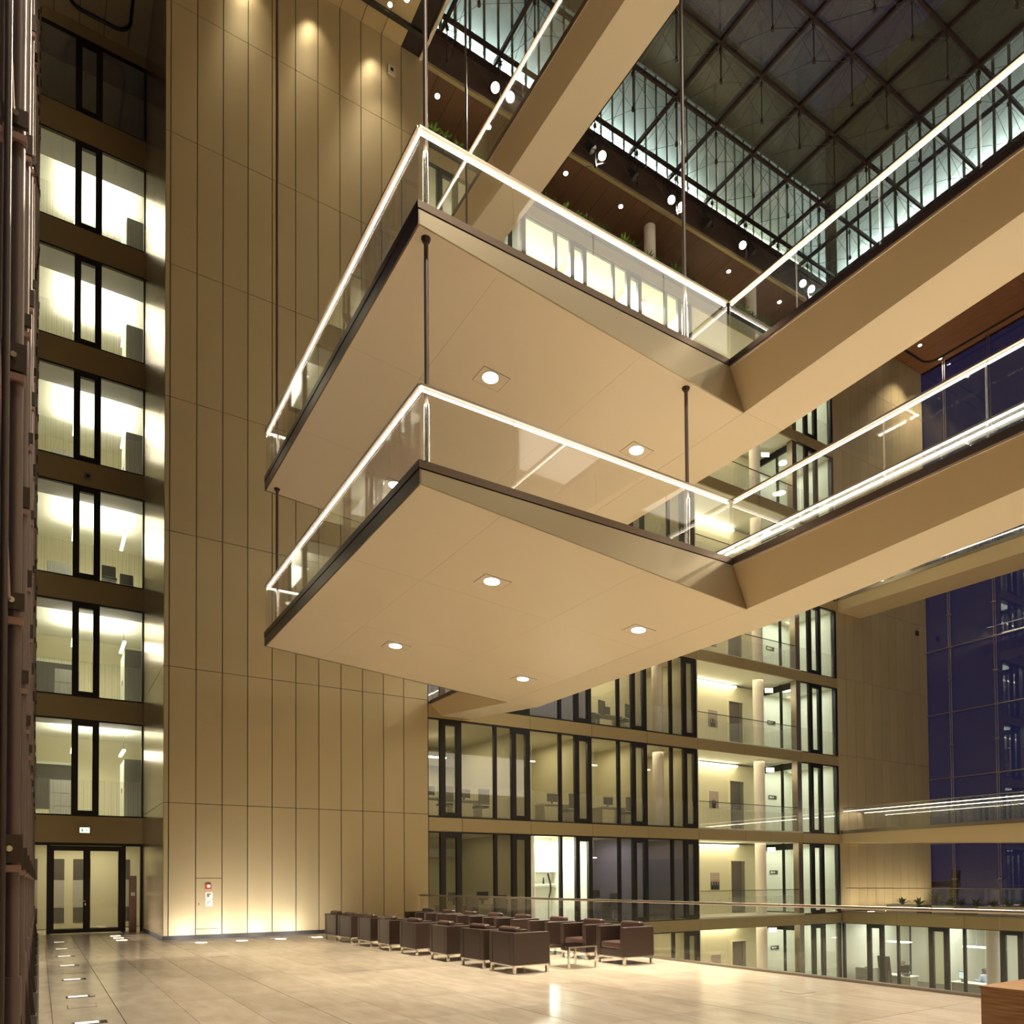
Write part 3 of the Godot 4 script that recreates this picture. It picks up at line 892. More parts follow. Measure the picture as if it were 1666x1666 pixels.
func poster(n: int, at: Vector3, s: String):
	var im := Image.create(66, 82, false, Image.FORMAT_RGBA8)
	im.fill(Color(0.66, 0.60, 0.55))
	im.fill_rect(Rect2i(0, 46, 66, 36), Color(0.56, 0.50, 0.45))
	var people := [1, 3, 1, 2, 1, 1, 2, 1][n + 1] as int
	for k in people:
		var cx := 33.0 + (k - (people - 1) / 2.0) * 18.0
		for yy in range(26, 82):
			for xx in 66:
				var head := Vector2((xx - cx) / 6.0, (yy - 34) / 8.0).length() < 1.0
				var body := yy > 42 and absf(xx - cx) < minf(8.0 + (yy - 42) * 0.35, 13.0 if people == 1 else 9.0)
				if head:
					im.set_pixel(xx, yy, Color(0.68, 0.50, 0.42) if yy > 30 else Color(0.75, 0.72, 0.70))
				elif body:
					im.set_pixel(xx, yy, Color(0.82, 0.82, 0.84) if absf(xx - cx) < 2.0 and yy < 60 else Color(0.12, 0.11, 0.12))
	var mt := StandardMaterial3D.new()
	mt.albedo_texture = ImageTexture.create_from_image(im)
	mt.roughness = 0.6
	M["poster%d" % n] = mt
	var p := thing("poster", "portrait poster with %s in dark suits on the corridor wall, %s" % [["one figure", "two figures", "three figures"][people - 1], s], "poster", at, 0.0, "portrait posters in the corridors")
	box(p, "board", Vector3(0, 0, 0), Vector3(0.68, 0.84, 0.02), "paper")
	var st := st0()
	q4(st, Vector3(-0.33, -0.41, 0.012), Vector3(0.33, -0.41, 0.012), Vector3(0.33, 0.41, 0.012), Vector3(-0.33, 0.41, 0.012))
	part(p, "print", st.commit(), "poster%d" % n)


# ------------------------------------------------------------------ terrace, galleries and curtain wall at the far right
func _right_side():
	var w := struct("wall_right", "champagne panelled wall above the planted terrace", "wall")
	span(w, "body", Vector3(33.95, -0.5, ZB - 0.3), Vector3(42.15, 30.3, ZB - 0.03), "joint")
	for r in 8:
		for i in 11:
			var x0 := 33.93 + 0.742 * i
			span(w, "panel", Vector3(x0 + 0.008, ST * r + 0.008, ZB - 0.03), Vector3(x0 + 0.734, minf(ST * (r + 1), 29.88) - 0.008, ZB), "panel%d" % ((i * 5 + r) % 3))
	var al := thing("alarm_box", "small dark alarm box high on the panelled wall above the terrace", "alarm", Vector3(41.1, 15.05, ZB + 0.04))
	box(al, "case", Vector3.ZERO, Vector3(0.22, 0.24, 0.07), "skirting")
	box(al, "cover", Vector3(0, 0.0, 0.04), Vector3(0.12, 0.12, 0.02), "dark_cabinet")
	# terrace over the lower offices
	var t := struct("floor_terrace", "planted terrace at lounge level with a champagne edge band", "floor")
	span(t, "slab", Vector3(34.02, -0.5, ZB), Vector3(42.2, -0.03, 1.6), "stone0")
	var zz := [ZB, -20.05, -17.1, -14.15, -11.2, -8.25, -5.3, -2.35, 1.5]
	for k in 8:
		span(t, "edge_panel", Vector3(33.96, -0.58, zz[k] + 0.008), Vector3(34.02, -0.05, zz[k + 1] - 0.008), "spandrel")
	span(t, "edge_cap", Vector3(33.95, -0.05, ZB), Vector3(34.2, 0.0, 1.5), "steel")
	balustrade("terrace_balustrade", "clear glass balustrade along the edge of the planted terrace", Vector3(34.05, 0.0, ZB + 0.2), Vector3(34.05, 0.0, 1.0), [2.9, 5.8, 8.7, 11.6, 14.5, 17.4, 20.3], 1.0, false)
	for k in 5:
		var x := 34.9 + 1.5 * k
		var u := thing("floor_uplight", "%s recessed terrace uplight from the corridors, under the panelled wall" % nth(k), "floor light", Vector3(x, -0.03, -21.9), 0.0, "uplights let into the terrace")
		box(u, "lamp_lens", Vector3(0, 0.006, 0), Vector3(0.26, 0.012, 0.2), "lamp_warm")
		spot("terrace_uplight_beam", Vector3(x, 0.04, -21.9), Vector3(x, 1.4, ZB), 3.6, 66.0, Color(1.0, 0.93, 0.80), 0.12, 1.0)
	# galleries at one and four storeys
	for n in [1, 4]:
		var y: float = ST * n + 0.06
		var gname := "%s" % storey(n)
		var g := thing("gallery_bridge", "champagne clad gallery bridge in front of the panelled right wall, %s" % gname, "bridge")
		var st := st0()
		var za := ZB + 0.02
		var zb := -14.0
		var d0 := 0.56 if n == 1 else 0.66
		var d1 := 0.96 if n == 1 else 0.82
		for seg in [[za, zb, d0, d1], [zb, 1.5, d1, d1]]:
			hexa(st, [Vector3(34.02, y - seg[2], seg[0]), Vector3(35.9, y - seg[2], seg[0]), Vector3(35.9, y - seg[3], seg[1]), Vector3(34.02, y - seg[3], seg[1]),
				Vector3(34.02, y - 0.10, seg[0]), Vector3(35.9, y - 0.10, seg[0]), Vector3(35.9, y - 0.10, seg[1]), Vector3(34.02, y - 0.10, seg[1])])
		part(g, "cladding", st.commit(), "bridge_panel")
		span(g, "edge_strip", Vector3(33.99, y - 0.12, za), Vector3(34.08, y + 0.04, 1.5), "steel")
		span(g, "deck", Vector3(34.08, y - 0.10, za), Vector3(35.9, y - 0.02, 1.5), "stone0")
		balustrade("gallery_balustrade", "glass balustrade with light strip on the gallery bridge, %s" % gname, Vector3(34.05, y, za + 0.1), Vector3(34.05, y, 1.2), [2.0, 4.0, 6.0, 8.0, 10.0, 12.0, 14.0, 16.0, 18.0, 20.0, 22.0], -1.0, true, 0.98)
		balustrade("gallery_balustrade", "glass balustrade on the far side of the gallery bridge, %s" % gname, Vector3(35.85, y, 1.2), Vector3(35.85, y, za + 0.1), [3.0, 6.0, 9.0, 12.0, 15.0, 18.0, 21.0], -1.0, true, 0.98)
	# curtain wall
	var c := struct("wall_curtain", "tall curtain wall of dark panes on slim steel rods facing the night", "glass wall")
	var zs := [ZB]
	for k in 11:
		zs.append(-21.56 + 2.25 * k)
	var ys := [-0.4, 3.47, 7.0, 10.53, 14.06, 17.6, 21.13, 24.66, 29.9]
	for i in zs.size() - 1:
		for j in ys.size() - 1:
			span(c, "pane", Vector3(42.14, ys[j] + 0.01, zs[i] + 0.01), Vector3(42.16, ys[j + 1] - 0.01, zs[i + 1] - 0.01), "night_glass")
		if i > 0:
			for dz in [-0.05, 0.05]:
				part(c, "rod", tube_mesh(Vector3(41.95, -0.4, zs[i] + dz), Vector3(41.95, 29.9, zs[i] + dz), 0.02, 6), "steel")
			for j in range(1, ys.size() - 1):
				for yy in [ys[j], (ys[j] + ys[j - 1]) / 2.0]:
					box(c, "clamp", Vector3(42.0, yy, zs[i]), Vector3(0.2, 0.07, 0.22), "steel")
	for j in range(1, ys.size() - 1):
		span(c, "transom", Vector3(41.93, ys[j] - 0.025, ZB), Vector3(41.99, ys[j] + 0.025, 1.5), "steel")
	# dark arm outside
	var arm := thing("crane_arm", "dark crooked steel arm standing outside the curtain wall", "machine", Vector3(43.0, -0.6, -22.6))
	var s2 := st0()
	bx(s2, Vector3(0, 1.85, 0.0), Vector3(0.3, 0.28, 1.5))
	part(arm, "beam", s2.commit(), "plastic_black")
	var s3 := st0()
	bx(s3, Vector3(0, 1.3, 0.45), Vector3(0.3, 2.7, 0.34), Basis(Vector3.RIGHT, 0.12))
	part(arm, "mast", s3.commit(), "plastic_black")
	# planters with spiky plants on the terrace
	var segs := [[-20.94, -19.5, "planter_light"], [-19.45, -18.85, "planter_dark"], [-18.8, -17.8, "planter_light"], [-17.75, -16.9, "planter_grey"], [-16.85, -14.9, "planter_light"], [-14.85, -14.1, "planter_dark"], [-14.05, -12.2, "planter_light"]]
	for k in segs.size():
		var s: Array = segs[k]
		var tone := {"planter_light": "pale", "planter_dark": "dark", "planter_grey": "grey"}
		var p := thing("planter", "%s rectangular planter on the terrace, %s of its row from the panelled wall" % [tone[s[2]], nth(k)], "planter", Vector3(34.95, 0.0, (s[0] + s[1]) / 2), 0.0, "planters on the terrace")
		var l: float = s[1] - s[0]
		box(p, "side", Vector3(-0.33, 0.18, 0), Vector3(0.04, 0.36, l), s[2])
		box(p, "side", Vector3(0.33, 0.18, 0), Vector3(0.04, 0.36, l), s[2])
		box(p, "end", Vector3(0, 0.18, -l / 2 + 0.02), Vector3(0.62, 0.36, 0.04), s[2])
		box(p, "end", Vector3(0, 0.18, l / 2 - 0.02), Vector3(0.62, 0.36, 0.04), s[2])
		box(p, "soil", Vector3(0, 0.16, 0), Vector3(0.62, 0.32, l - 0.08), "soil")
	var pz := [-20.35, -19.55, -18.25, -17.7, -17.05, -16.4, -15.8, -15.2, -13.6]
	for k in pz.size():
		var pl := thing("spiky_plant", "green spiky leaved plant in the terrace planters, %s from the panelled wall" % nth(k), "plant", Vector3(34.95, 0.32, pz[k]), 0.7 * k, "spiky plants on the terrace")
		var mesh := rosette(22, 0.42 + 0.1 * ((k * 3) % 3), 0.045, 90 + k, 0.35)
		part(pl, "leaves", mesh, "leaf2" if k % 2 else "leaf0")
		part(pl, "stem", tube_mesh(Vector3(0, -0.05, 0), Vector3(0, 0.1, 0), 0.03, 6), "soil")
	var dry := thing("dry_shrub", "dry brownish shrub with thin arching leaves in the dark planter", "plant", Vector3(34.95, 0.32, -18.8))
	part(dry, "leaves", rosette(60, 0.85, 0.015, 77, 0.6), "leaf3")
	part(dry, "stem", tube_mesh(Vector3(0, -0.05, 0), Vector3(0, 0.25, 0), 0.025, 6), "soil")
	# lower offices under the terrace
	var rows := []
	var z := ZB
	var spec := [[0.0, 0.12, "m"], [0.12, 1.28, "p"], [1.28, 2.11, "c"], [2.11, 2.75, "p"]]
	window("window", "black framed window of the lower offices next to the corridors", Vector3(34.0, -3.9, ZB), -PI / 2, 3.34, spec)
	for k in 7:
		window("window", "black framed window of the lower offices, %s from the corridors" % nth(k + 1), Vector3(34.0, -3.9, -20.1 + 2.92 * k), -PI / 2, 3.34, [[0.0, 0.1, "m"], [0.1, 1.46, "p"], [1.46, 2.32, "c"], [2.32, 2.92, "p"]])
	var rm := struct("wall_lower_offices", "white inner walls of the lower offices under the terrace", "wall")
	span(rm, "rear", Vector3(40.0, -4.0, ZB), Vector3(40.2, -0.5, 1.5), "white_wall")
	span(rm, "end", Vector3(34.1, -4.0, ZB - 0.2), Vector3(40.0, -0.5, ZB - 0.1), "white_wall")
	span(rm, "end", Vector3(34.1, -4.0, 1.3), Vector3(40.0, -0.5, 1.5), "white_wall")
	span(rm, "floor_plate", Vector3(34.0, -4.2, ZB), Vector3(40.0, -3.885, 1.5), "office_floor")
	span(rm, "ceiling_plate", Vector3(34.1, -0.56, ZB), Vector3(40.0, -0.5, 1.5), "white_wall")
	span(rm, "partition", Vector3(36.6, -3.885, -19.3), Vector3(40.0, -0.56, -19.2), "white_wall")
	span(rm, "warm_panel", Vector3(39.9, -3.885, -22.0), Vector3(40.0, -0.9, -20.0), "cream_wall")
	var kc := thing("round_column", "white round column inside the lower offices under the terrace", "column", Vector3(35.1, -3.885, -16.5))
	part(kc, "shaft", tube_mesh(Vector3.ZERO, Vector3(0, 3.33, 0), 0.27, 24), "column_white")
	for k in 4:
		var zc := -21.4 + 3.6 * k
		area("lower_office_light", Vector3(36.8, -0.62, zc), Vector3(36.8, -9, zc - 0.01), 3.0, 2.4, 8.5, Color(0.97, 1.0, 0.95))
		var ol := thing("office_lamp", "%s strip lamp from the corridors in the lower offices under the terrace" % nth(k), "lamp", Vector3(36.4, -1.55, zc), 0.0, "strip lamps in the lower offices")
		box(ol, "lamp_shade", Vector3.ZERO, Vector3(0.5, 0.04, 1.0), "lamp_white")
		part(ol, "cable", tube_mesh(Vector3(0, 0, 0), Vector3(0, 1.0, 0), 0.008, 5), "plastic_grey")
	# desks
	var desks := [[36.3, -21.35, "with telephone and dark screens before the man with the tie"], [36.2, -17.75, "before the man in pale blue"]]
	for k in 2:
		var at := Vector3(desks[k][0], -3.885, desks[k][1])
		var d := thing("work_desk", "white work desk in the lower offices %s" % desks[k][2], "desk", at)
		box(d, "desk_top", Vector3(-0.2, 0.73, 0), Vector3(0.8, 0.03, 1.8), "paper")
		for zq in [-0.8, 0.8]:
			box(d, "leg", Vector3(-0.2, 0.36, zq), Vector3(0.6, 0.71, 0.05), "planter_light")
		box(d, "front_panel", Vector3(-0.5, 0.45, 0), Vector3(0.02, 0.5, 1.5), "cabinet")
		var m := thing("monitor", ["dark backed monitor on the white desk before the man with the tie", "monitor with pale green picture before the man in pale blue"][k], "monitor", at + Vector3(-0.25, 0.745, [0.35, -0.45][k]), [0.35, -0.5][k])
		box(m, "casing", Vector3(0, 0.30, 0), Vector3(0.04, 0.34, 0.5), "plastic_black")
		box(m, "screen", Vector3(-0.024 if k else 0.024, 0.30, 0), Vector3(0.008, 0.30, 0.46), "screen")
		box(m, "foot", Vector3(0.03, 0.07, 0), Vector3(0.12, 0.14, 0.18), "plastic_grey")
		var ch := thing("swivel_chair", "black swivel chair of the man %s" % ["with the tie", "in pale blue"][k], "chair", at + [Vector3(0.55, 0, -0.15), Vector3(0.5, 0, 0.1)][k])
		part(ch, "seat", rbox(Vector3(0.5, 0.1, 0.5), 0.04), "plastic_black", Vector3(0, 0.44, 0))
		part(ch, "backrest", rbox(Vector3(0.07, 0.62, 0.48), 0.03), "plastic_black", Vector3(0.27, 0.84, 0))
		part(ch, "stem", tube_mesh(Vector3(0, 0.04, 0), Vector3(0, 0.42, 0), 0.03), "chrome")
		for a in 2:
			var ft := box(ch, "foot", Vector3(0, 0.03, 0), Vector3(0.6, 0.04, 0.06), "chrome")
			ft.rotation.y = PI / 2 * a
	var ph := thing("telephone", "black desk telephone on the white desk of the lower offices", "telephone", Vector3(35.9, -3.14, -20.75))
	part(ph, "body", rbox(Vector3(0.2, 0.06, 0.24), 0.02), "plastic_black", Vector3(0, 0.03, 0))
	part(ph, "handset", rbox(Vector3(0.05, 0.05, 0.22), 0.02), "plastic_black", Vector3(0.04, 0.09, 0))
	var fc := thing("filing_cabinet", "white filing cabinet with papers nearest the corridors in the lower offices", "cabinet", Vector3(35.0, -3.885, -22.2))
	box(fc, "carcass", Vector3(0, 0.55, 0), Vector3(0.6, 1.1, 0.9), "white_wall")
	for j in 3:
		box(fc, "drawer", Vector3(-0.31, 0.2 + 0.35 * j, 0), Vector3(0.02, 0.33, 0.86), "cabinet")
	var pp := thing("paper_pile", "loose pile of dark folders on the white filing cabinet", "papers", Vector3(34.95, -2.785, -22.1))
	for j in 3:
		var sh := box(pp, "folder", Vector3(0, 0.02 + 0.03 * j, 0.03 * j), Vector3(0.3, 0.025, 0.24), ["plastic_black", "paper", "dark_cabinet"][j])
		sh.rotation.y = 0.3 * j
	var ea := thing("flip_chart", "grey leaning flip chart board in the lower offices", "flip chart", Vector3(35.3, -3.885, -21.5))
	var fs := st0()
	bx(fs, Vector3(0, 1.05, 0), Vector3(0.05, 1.3, 0.62), Basis(Vector3.BACK, 0.14))
	part(ea, "board", fs.commit(), "dark_cabinet")
	part(ea, "leg", tube_mesh(Vector3(-0.1, 0, 0.25), Vector3(0.05, 1.6, 0.2), 0.02, 6), "steel")
	part(ea, "leg", tube_mesh(Vector3(-0.1, 0, -0.25), Vector3(0.05, 1.6, -0.2), 0.02, 6), "steel")


func rosette(n: int, len: float, wid: float, sd: int, rise: float) -> Mesh:
	var rng := RandomNumberGenerator.new()
	rng.seed = sd
	var st := st0()
	for k in n:
		var a := TAU * k / n + rng.randf_range(-0.2, 0.2)
		var el := rng.randf_range(0.35, 1.35)
		var l := len * rng.randf_range(0.75, 1.1)
		var d := Vector3(cos(a) * cos(el), sin(el), sin(a) * cos(el))
		var side := Vector3(-sin(a), 0, cos(a)) * wid
		var p0 := Vector3(0, 0.04, 0)
		var p1 := p0 + d * l * 0.5
		var p2 := p0 + d * l + Vector3(cos(a), 0, sin(a)) * l * 0.12 - Vector3(0, l * rise * rng.randf_range(0.1, 0.6) * cos(el), 0)
		var th := Vector3(0, wid * 0.25, 0)
		q4(st, p0 - side * 0.6, p1 - side, p1 + th, p0 + th)
		q4(st, p0 + th, p1 + th, p1 + side, p0 + side * 0.6)
		q4(st, p1 - side, p2, p2, p1 + th)
		q4(st, p1 + th, p2, p2, p1 + side)
	return st.commit()


# glass balustrade from a to b (same height); inward says on which side (+1: to the local +z) the light strip sits
func balustrade(called: String, label: String, a: Vector3, b: Vector3, cuts: Array, inward: float, led: bool, led_y := 1.09) -> Node3D:
	var d := b - a
	var l := d.length()
	var o := thing(called, label, "balustrade", a, atan2(-d.z, d.x))
	span(o, "handrail", Vector3(0, 1.12, -0.03), Vector3(l, 1.155, 0.03), "steel")
	var xs := [0.0]
	for c in cuts:
		if c < l - 0.2:
			xs.append(c)
	xs.append(l)
	for k in xs.size() - 1:
		span(o, "pane", Vector3(xs[k] + 0.008, 0.0, -0.009), Vector3(xs[k + 1] - 0.008, 1.12, 0.009), "rail_glass")
		if led:
			span(o, "led_strip", Vector3(xs[k] + 0.01, led_y - 0.012, inward * 0.02), Vector3(xs[k + 1] - 0.01, led_y + 0.014, inward * 0.05), "led")
	if led:
		var m := a + d * 0.5 + Vector3(0, led_y - 0.03, 0)
		var z := o.basis.z * inward
		area("rail_light", m + z * 0.035, m + z * 0.5 + Vector3(0, -1.0, 0), l, 0.03, 0.35 * l, Color(1.0, 0.94, 0.84), z)
	return o


# ------------------------------------------------------------------ glass roof
func _roof():
	var r := struct("roof", "wet glass roof on a square grid of dark steel bars", "glass roof")
	var y := 31.5
	var xs := []
	for k in 11:
		xs.append(11.9 + 2.179 * k)
	var zs := []
	for k in 12:
		zs.append(-22.4 + 2.2 * k)
	for x in xs:
		span(r, "bar", Vector3(x - 0.045, y - 0.02, ZB), Vector3(x + 0.045, y + 0.14, 1.5), "roof_bar")
	for z in zs:
		span(r, "bar", Vector3(11.14, y - 0.01, z - 0.045), Vector3(33.9, y + 0.13, z + 0.045), "roof_bar")
	var gx := [11.14] + xs + [33.9]
	var gz := [ZB] + zs + [1.5]
	for i in gx.size() - 1:
		for j in gz.size() - 1:
			if gx[i + 1] - gx[i] > 0.2 and gz[j + 1] - gz[j] > 0.1:
				span(r, "pane", Vector3(gx[i] + 0.02, y + 0.15, gz[j] + 0.02), Vector3(gx[i + 1] - 0.02, y + 0.17, gz[j + 1] - 0.02), "roof_glass")
	# king posts with cable stays
	var st := st0()
	for i in xs.size():
		for j in zs.size():
			if zs[j] > -8.0:
				continue
			var lo := 30.0 if (i + j) % 2 == 0 else 29.7
			lo += 0.12 * sin(i * 1.3 + j)
			var ps := st0()
			var p := Vector3(xs[i], 0, zs[j])
			cyl(ps, p + Vector3(0, lo, 0), p + Vector3(0, y, 0), 0.022, 6)
			cyl(ps, p + Vector3(0, lo - 0.06, 0), p + Vector3(0, lo + 0.06, 0), 0.06, 8)
			cyl(ps, p + Vector3(0, y - 0.34, 0), p + Vector3(0, y - 0.24, 0), 0.06, 8)
			part(r, "king_post", ps.commit(), "roof_bar")
			for dd in [Vector3(2.179, 0, 0), Vector3(-2.179, 0, 0), Vector3(0, 0, 2.2), Vector3(0, 0, -2.2)]:
				cyl(st, p + Vector3(0, lo, 0), p + dd + Vector3(0, y - 0.29, 0), 0.008, 4)
			for dd in [Vector3(2.179, 0, 0), Vector3(0, 0, 2.2)]:
				cyl(st, p + Vector3(0, y - 0.29, 0), p + dd + Vector3(0, y - 0.29, 0), 0.007, 4)
	var cb := part(r, "cable_net", st.commit(), "dark_steel")
	cb.set_meta("kind", "stuff")
	# upstand beams round the opening
	var b := struct("trim_2", "dark brown beam under the edge of the glass roof", "roof edge")
	span(b, "beam", Vector3(11.14, 30.13, ZB - 0.3), Vector3(34.0, 31.25, ZB), "roof_beam")
	span(b, "gutter", Vector3(11.14, 31.25, ZB - 0.2), Vector3(34.0, 31.5, ZB + 0.06), "roof_bar")
	span(b, "lower_edge", Vector3(11.14, 30.02, ZB - 0.12), Vector3(34.0, 30.13, ZB + 0.02), "spandrel")
	# lit walls of the plant storey above the roof
	for side in 2:
		var w := struct("wall_plant", ["white slatted wall lit from below above the rear roof edge", "white slatted wall lit from below above the right roof edge"][side], "wall")
		var o := Node3D.new()
		for k in 38:
			var a := 0.62 * k
			if side == 0:
				span(w, "panel", Vector3(11.0 + a, 31.7, ZB - 0.62), Vector3(11.0 + a + 0.47, 36.6, ZB - 0.55), "outside_white")
			else:
				span(w, "panel", Vector3(34.55, 31.7, ZB + a), Vector3(34.62, 36.6, ZB + a + 0.47), "outside_white")
		if side == 0:
			span(w, "backing", Vector3(10.0, 31.3, ZB - 0.9), Vector3(36.0, 36.6, ZB - 0.75), "outside_dark")
			span(w, "ledge", Vector3(10.0, 31.2, ZB - 0.75), Vector3(34.6, 31.45, ZB - 0.05), "outside_dark")
			span(w, "upper_wall", Vector3(10.0, 36.6, ZB - 0.9), Vector3(36.0, 41.0, ZB - 0.5), "outside_dark")
		else:
			span(w, "backing", Vector3(34.75, 31.3, ZB - 0.5), Vector3(34.9, 36.6, 2.0), "outside_dark")
			span(w, "ledge", Vector3(34.05, 31.2, ZB - 0.5), Vector3(34.75, 31.45, 2.0), "outside_dark")
			span(w, "upper_wall", Vector3(34.5, 36.6, ZB - 0.5), Vector3(34.9, 41.0, 2.0), "outside_dark")
		o.free()
	area("plant_wall_light", Vector3(18.5, 31.75, ZB - 0.12), Vector3(18.5, 32.6, ZB - 0.6), 13.0, 0.1, 95.0, Color(0.95, 1.0, 0.98))
	area("plant_wall_light", Vector3(28.5, 31.75, ZB - 0.12), Vector3(28.5, 32.6, ZB - 0.6), 8.0, 0.1, 18.0, Color(1.0, 1.0, 0.88))
	area("plant_wall_light", Vector3(34.1, 31.75, -13.0), Vector3(34.6, 32.6, -13.0), 19.0, 0.1, 130.0, Color(0.95, 1.0, 0.98), Vector3.LEFT)


# ------------------------------------------------------------------ roof garden under the wooden ceiling
func _garden():
	var c := struct("ceiling_garden", "brown panelled ceiling over the roof garden ledge", "ceiling")
	span(c, "body", Vector3(11.14, 30.08, -27.0), Vector3(34.0, 30.4, ZB - 0.12), "joint")
	for i in 32:
		span(c, "panel", Vector3(11.14 + 0.72 * i + 0.008, 30.04, -26.9), Vector3(11.14 + 0.72 * (i + 1) - 0.008, 30.08, ZB - 0.14), "garden_wood")
	var w := struct("wall_garden", "dark rear wall of the roof garden ledge", "wall")
	span(w, "body", Vector3(11.14, 27.2, -27.1), Vector3(34.0, 30.4, -26.9), "garden_wood")
	var p := thing("garden_planter", "long dark planter on the roof garden ledge", "planter", Vector3(22.6, 27.1, -23.25))
	box(p, "front", Vector3(0, 0.3, 0.34), Vector3(22.4, 0.66, 0.06), "planter_dark")
	box(p, "soil", Vector3(0, 0.26, 0), Vector3(22.4, 0.5, 0.6), "soil")
	var b0: Array = []
	for k in 3:
		b0.append(null)
	var rng := RandomNumberGenerator.new()
	rng.seed = 5
	for k in 46:
		var x := 11.55 + 0.485 * k + rng.randf_range(-0.1, 0.1)
		var v := k % 3
		var at := Vector3(x, 27.58, -23.05 + rng.randf_range(-0.1, 0.12))
		var lab := "low leafy green plant in the roof garden planter, %s from the panelled wall" % nth(k)
		if b0[v] == null:
			var t := thing("garden_plant", lab, "plant", at, 0.0, "leafy plants of the roof garden")
			t.set_meta("kind_name", "garden_plant")
			part(t, "leaves", rosette(34, 0.46 - 0.05 * v, 0.05, 31 + v, 0.8), "leaf%d" % [1, 0, 2][v])
			part(t, "stem", tube_mesh(Vector3(0, -0.1, 0), Vector3(0, 0.1, 0), 0.03, 6), "soil")
			b0[v] = t
		else:
			copy(b0[v], lab, at, rng.randf() * TAU)
	for k in 2:
		var t := thing("round_column", "white round column on the roof garden ledge, %s" % ["in front of the hanger rods", "close to the corridors"][k], "column", Vector3([22.55, 29.05][k], 27.1, -23.75))
		part(t, "shaft", tube_mesh(Vector3.ZERO, Vector3(0, 2.95, 0), 0.25, 20), "column_white")
	var dx := [12.13, 14.29, 17.9, 20.78, 27.36, 30.97]
	for k in dx.size():
		downlight("%s ceiling downlight from the panelled wall over the roof garden" % nth(k), Vector3(dx[k], 30.04, -23.6), 26.0, 40.0)
	downlight("ceiling downlight near the end of the ceiling above the panelled wall", Vector3(9.95, 30.1, -21.48), 8.0, 34.0)
	downlight("ceiling downlight in the wooden boards, nearer the gallery bridges", Vector3(39.74, 29.88, -21.6), 40.0, 45.0)
	downlight("ceiling downlight in the wooden boards, nearer the curtain wall", Vector3(41.7, 29.88, -21.6), 40.0, 45.0)
	# spotlights hung from the roof edge
	var sp := [[13.88, 1], [14.51, 1], [18.29, 0], [18.84, 1], [20.48, 0], [22.57, 1], [23.18, 1], [24.73, 0], [26.97, 1], [27.63, 0], [31.22, 1], [31.87, 1]]
	for k in sp.size():
		var lit: bool = sp[k][1] == 1
		var t := thing("stage_spotlight", "%s black spotlight hung from the roof edge, %s from the panelled wall" % ["lit" if lit else "unlit", nth(k)], "spotlight", Vector3(sp[k][0], 30.28, -22.45), 0.0, "spotlights on the roof edge")
		var aim := (Vector3(6.0 + 2.0 * (k % 3), 0.0, -7.0) - t.position).normalized() if lit else Vector3(0.5, -0.8, 0.3).normalized()
		part(t, "arm", tube_mesh(Vector3(0, 0.15, -0.02), Vector3(0.12, 0.95, -0.38), 0.018, 6), "dark_steel")
		part(t, "arm", tube_mesh(Vector3(0.1, 0.15, -0.02), Vector3(0.22, 0.95, -0.38), 0.018, 6), "dark_steel")
		part(t, "housing", tube_mesh(-aim * 0.28, aim * 0.10, 0.10, 16, 0.17), "plastic_black")
		part(t, "yoke", tube_mesh(Vector3(-0.19, 0.02, 0), Vector3(0.19, 0.02, 0), 0.02, 6), "plastic_black")
		if lit:
			part(t, "lamp_lens", tube_mesh(aim * 0.10, aim * 0.115, 0.15, 20), "lamp_bright")
			spot("stage_spotlight_beam", t.position + aim * 0.2, t.position + aim * 10.0, 330.0, 26.0, Color(1.0, 0.94, 0.82), 0.15, 0.8)
		else:
			part(t, "dark_lens", tube_mesh(aim * 0.10, aim * 0.115, 0.15, 20), "dark_cabinet")


func downlight(label: String, at: Vector3, energy: float, angle: float, size := 0.09) -> Node3D:
	var t := thing("ceiling_downlight", label, "ceiling light", at, 0.0, "downlights in the high ceilings")
	part(t, "ring", tube_mesh(Vector3(0, -0.02, 0), Vector3(0, 0.0, 0), size * 1.4, 18), "steel")
	part(t, "lamp_lens", tube_mesh(Vector3(0, -0.03, 0), Vector3(0, -0.02, 0), size, 18), "lamp_bright")
	spot("ceiling_downlight_beam", at + Vector3(0, -0.06, 0), at + Vector3(0, -10, 0), energy, angle, Color(1.0, 0.93, 0.80), 0.08, 0.8)
	return t


# ------------------------------------------------------------------ hung platforms and bridges
func _soffit_y(x: float) -> float:   # below the deck level
	return -0.335 - (x - 4.71) * 0.0802


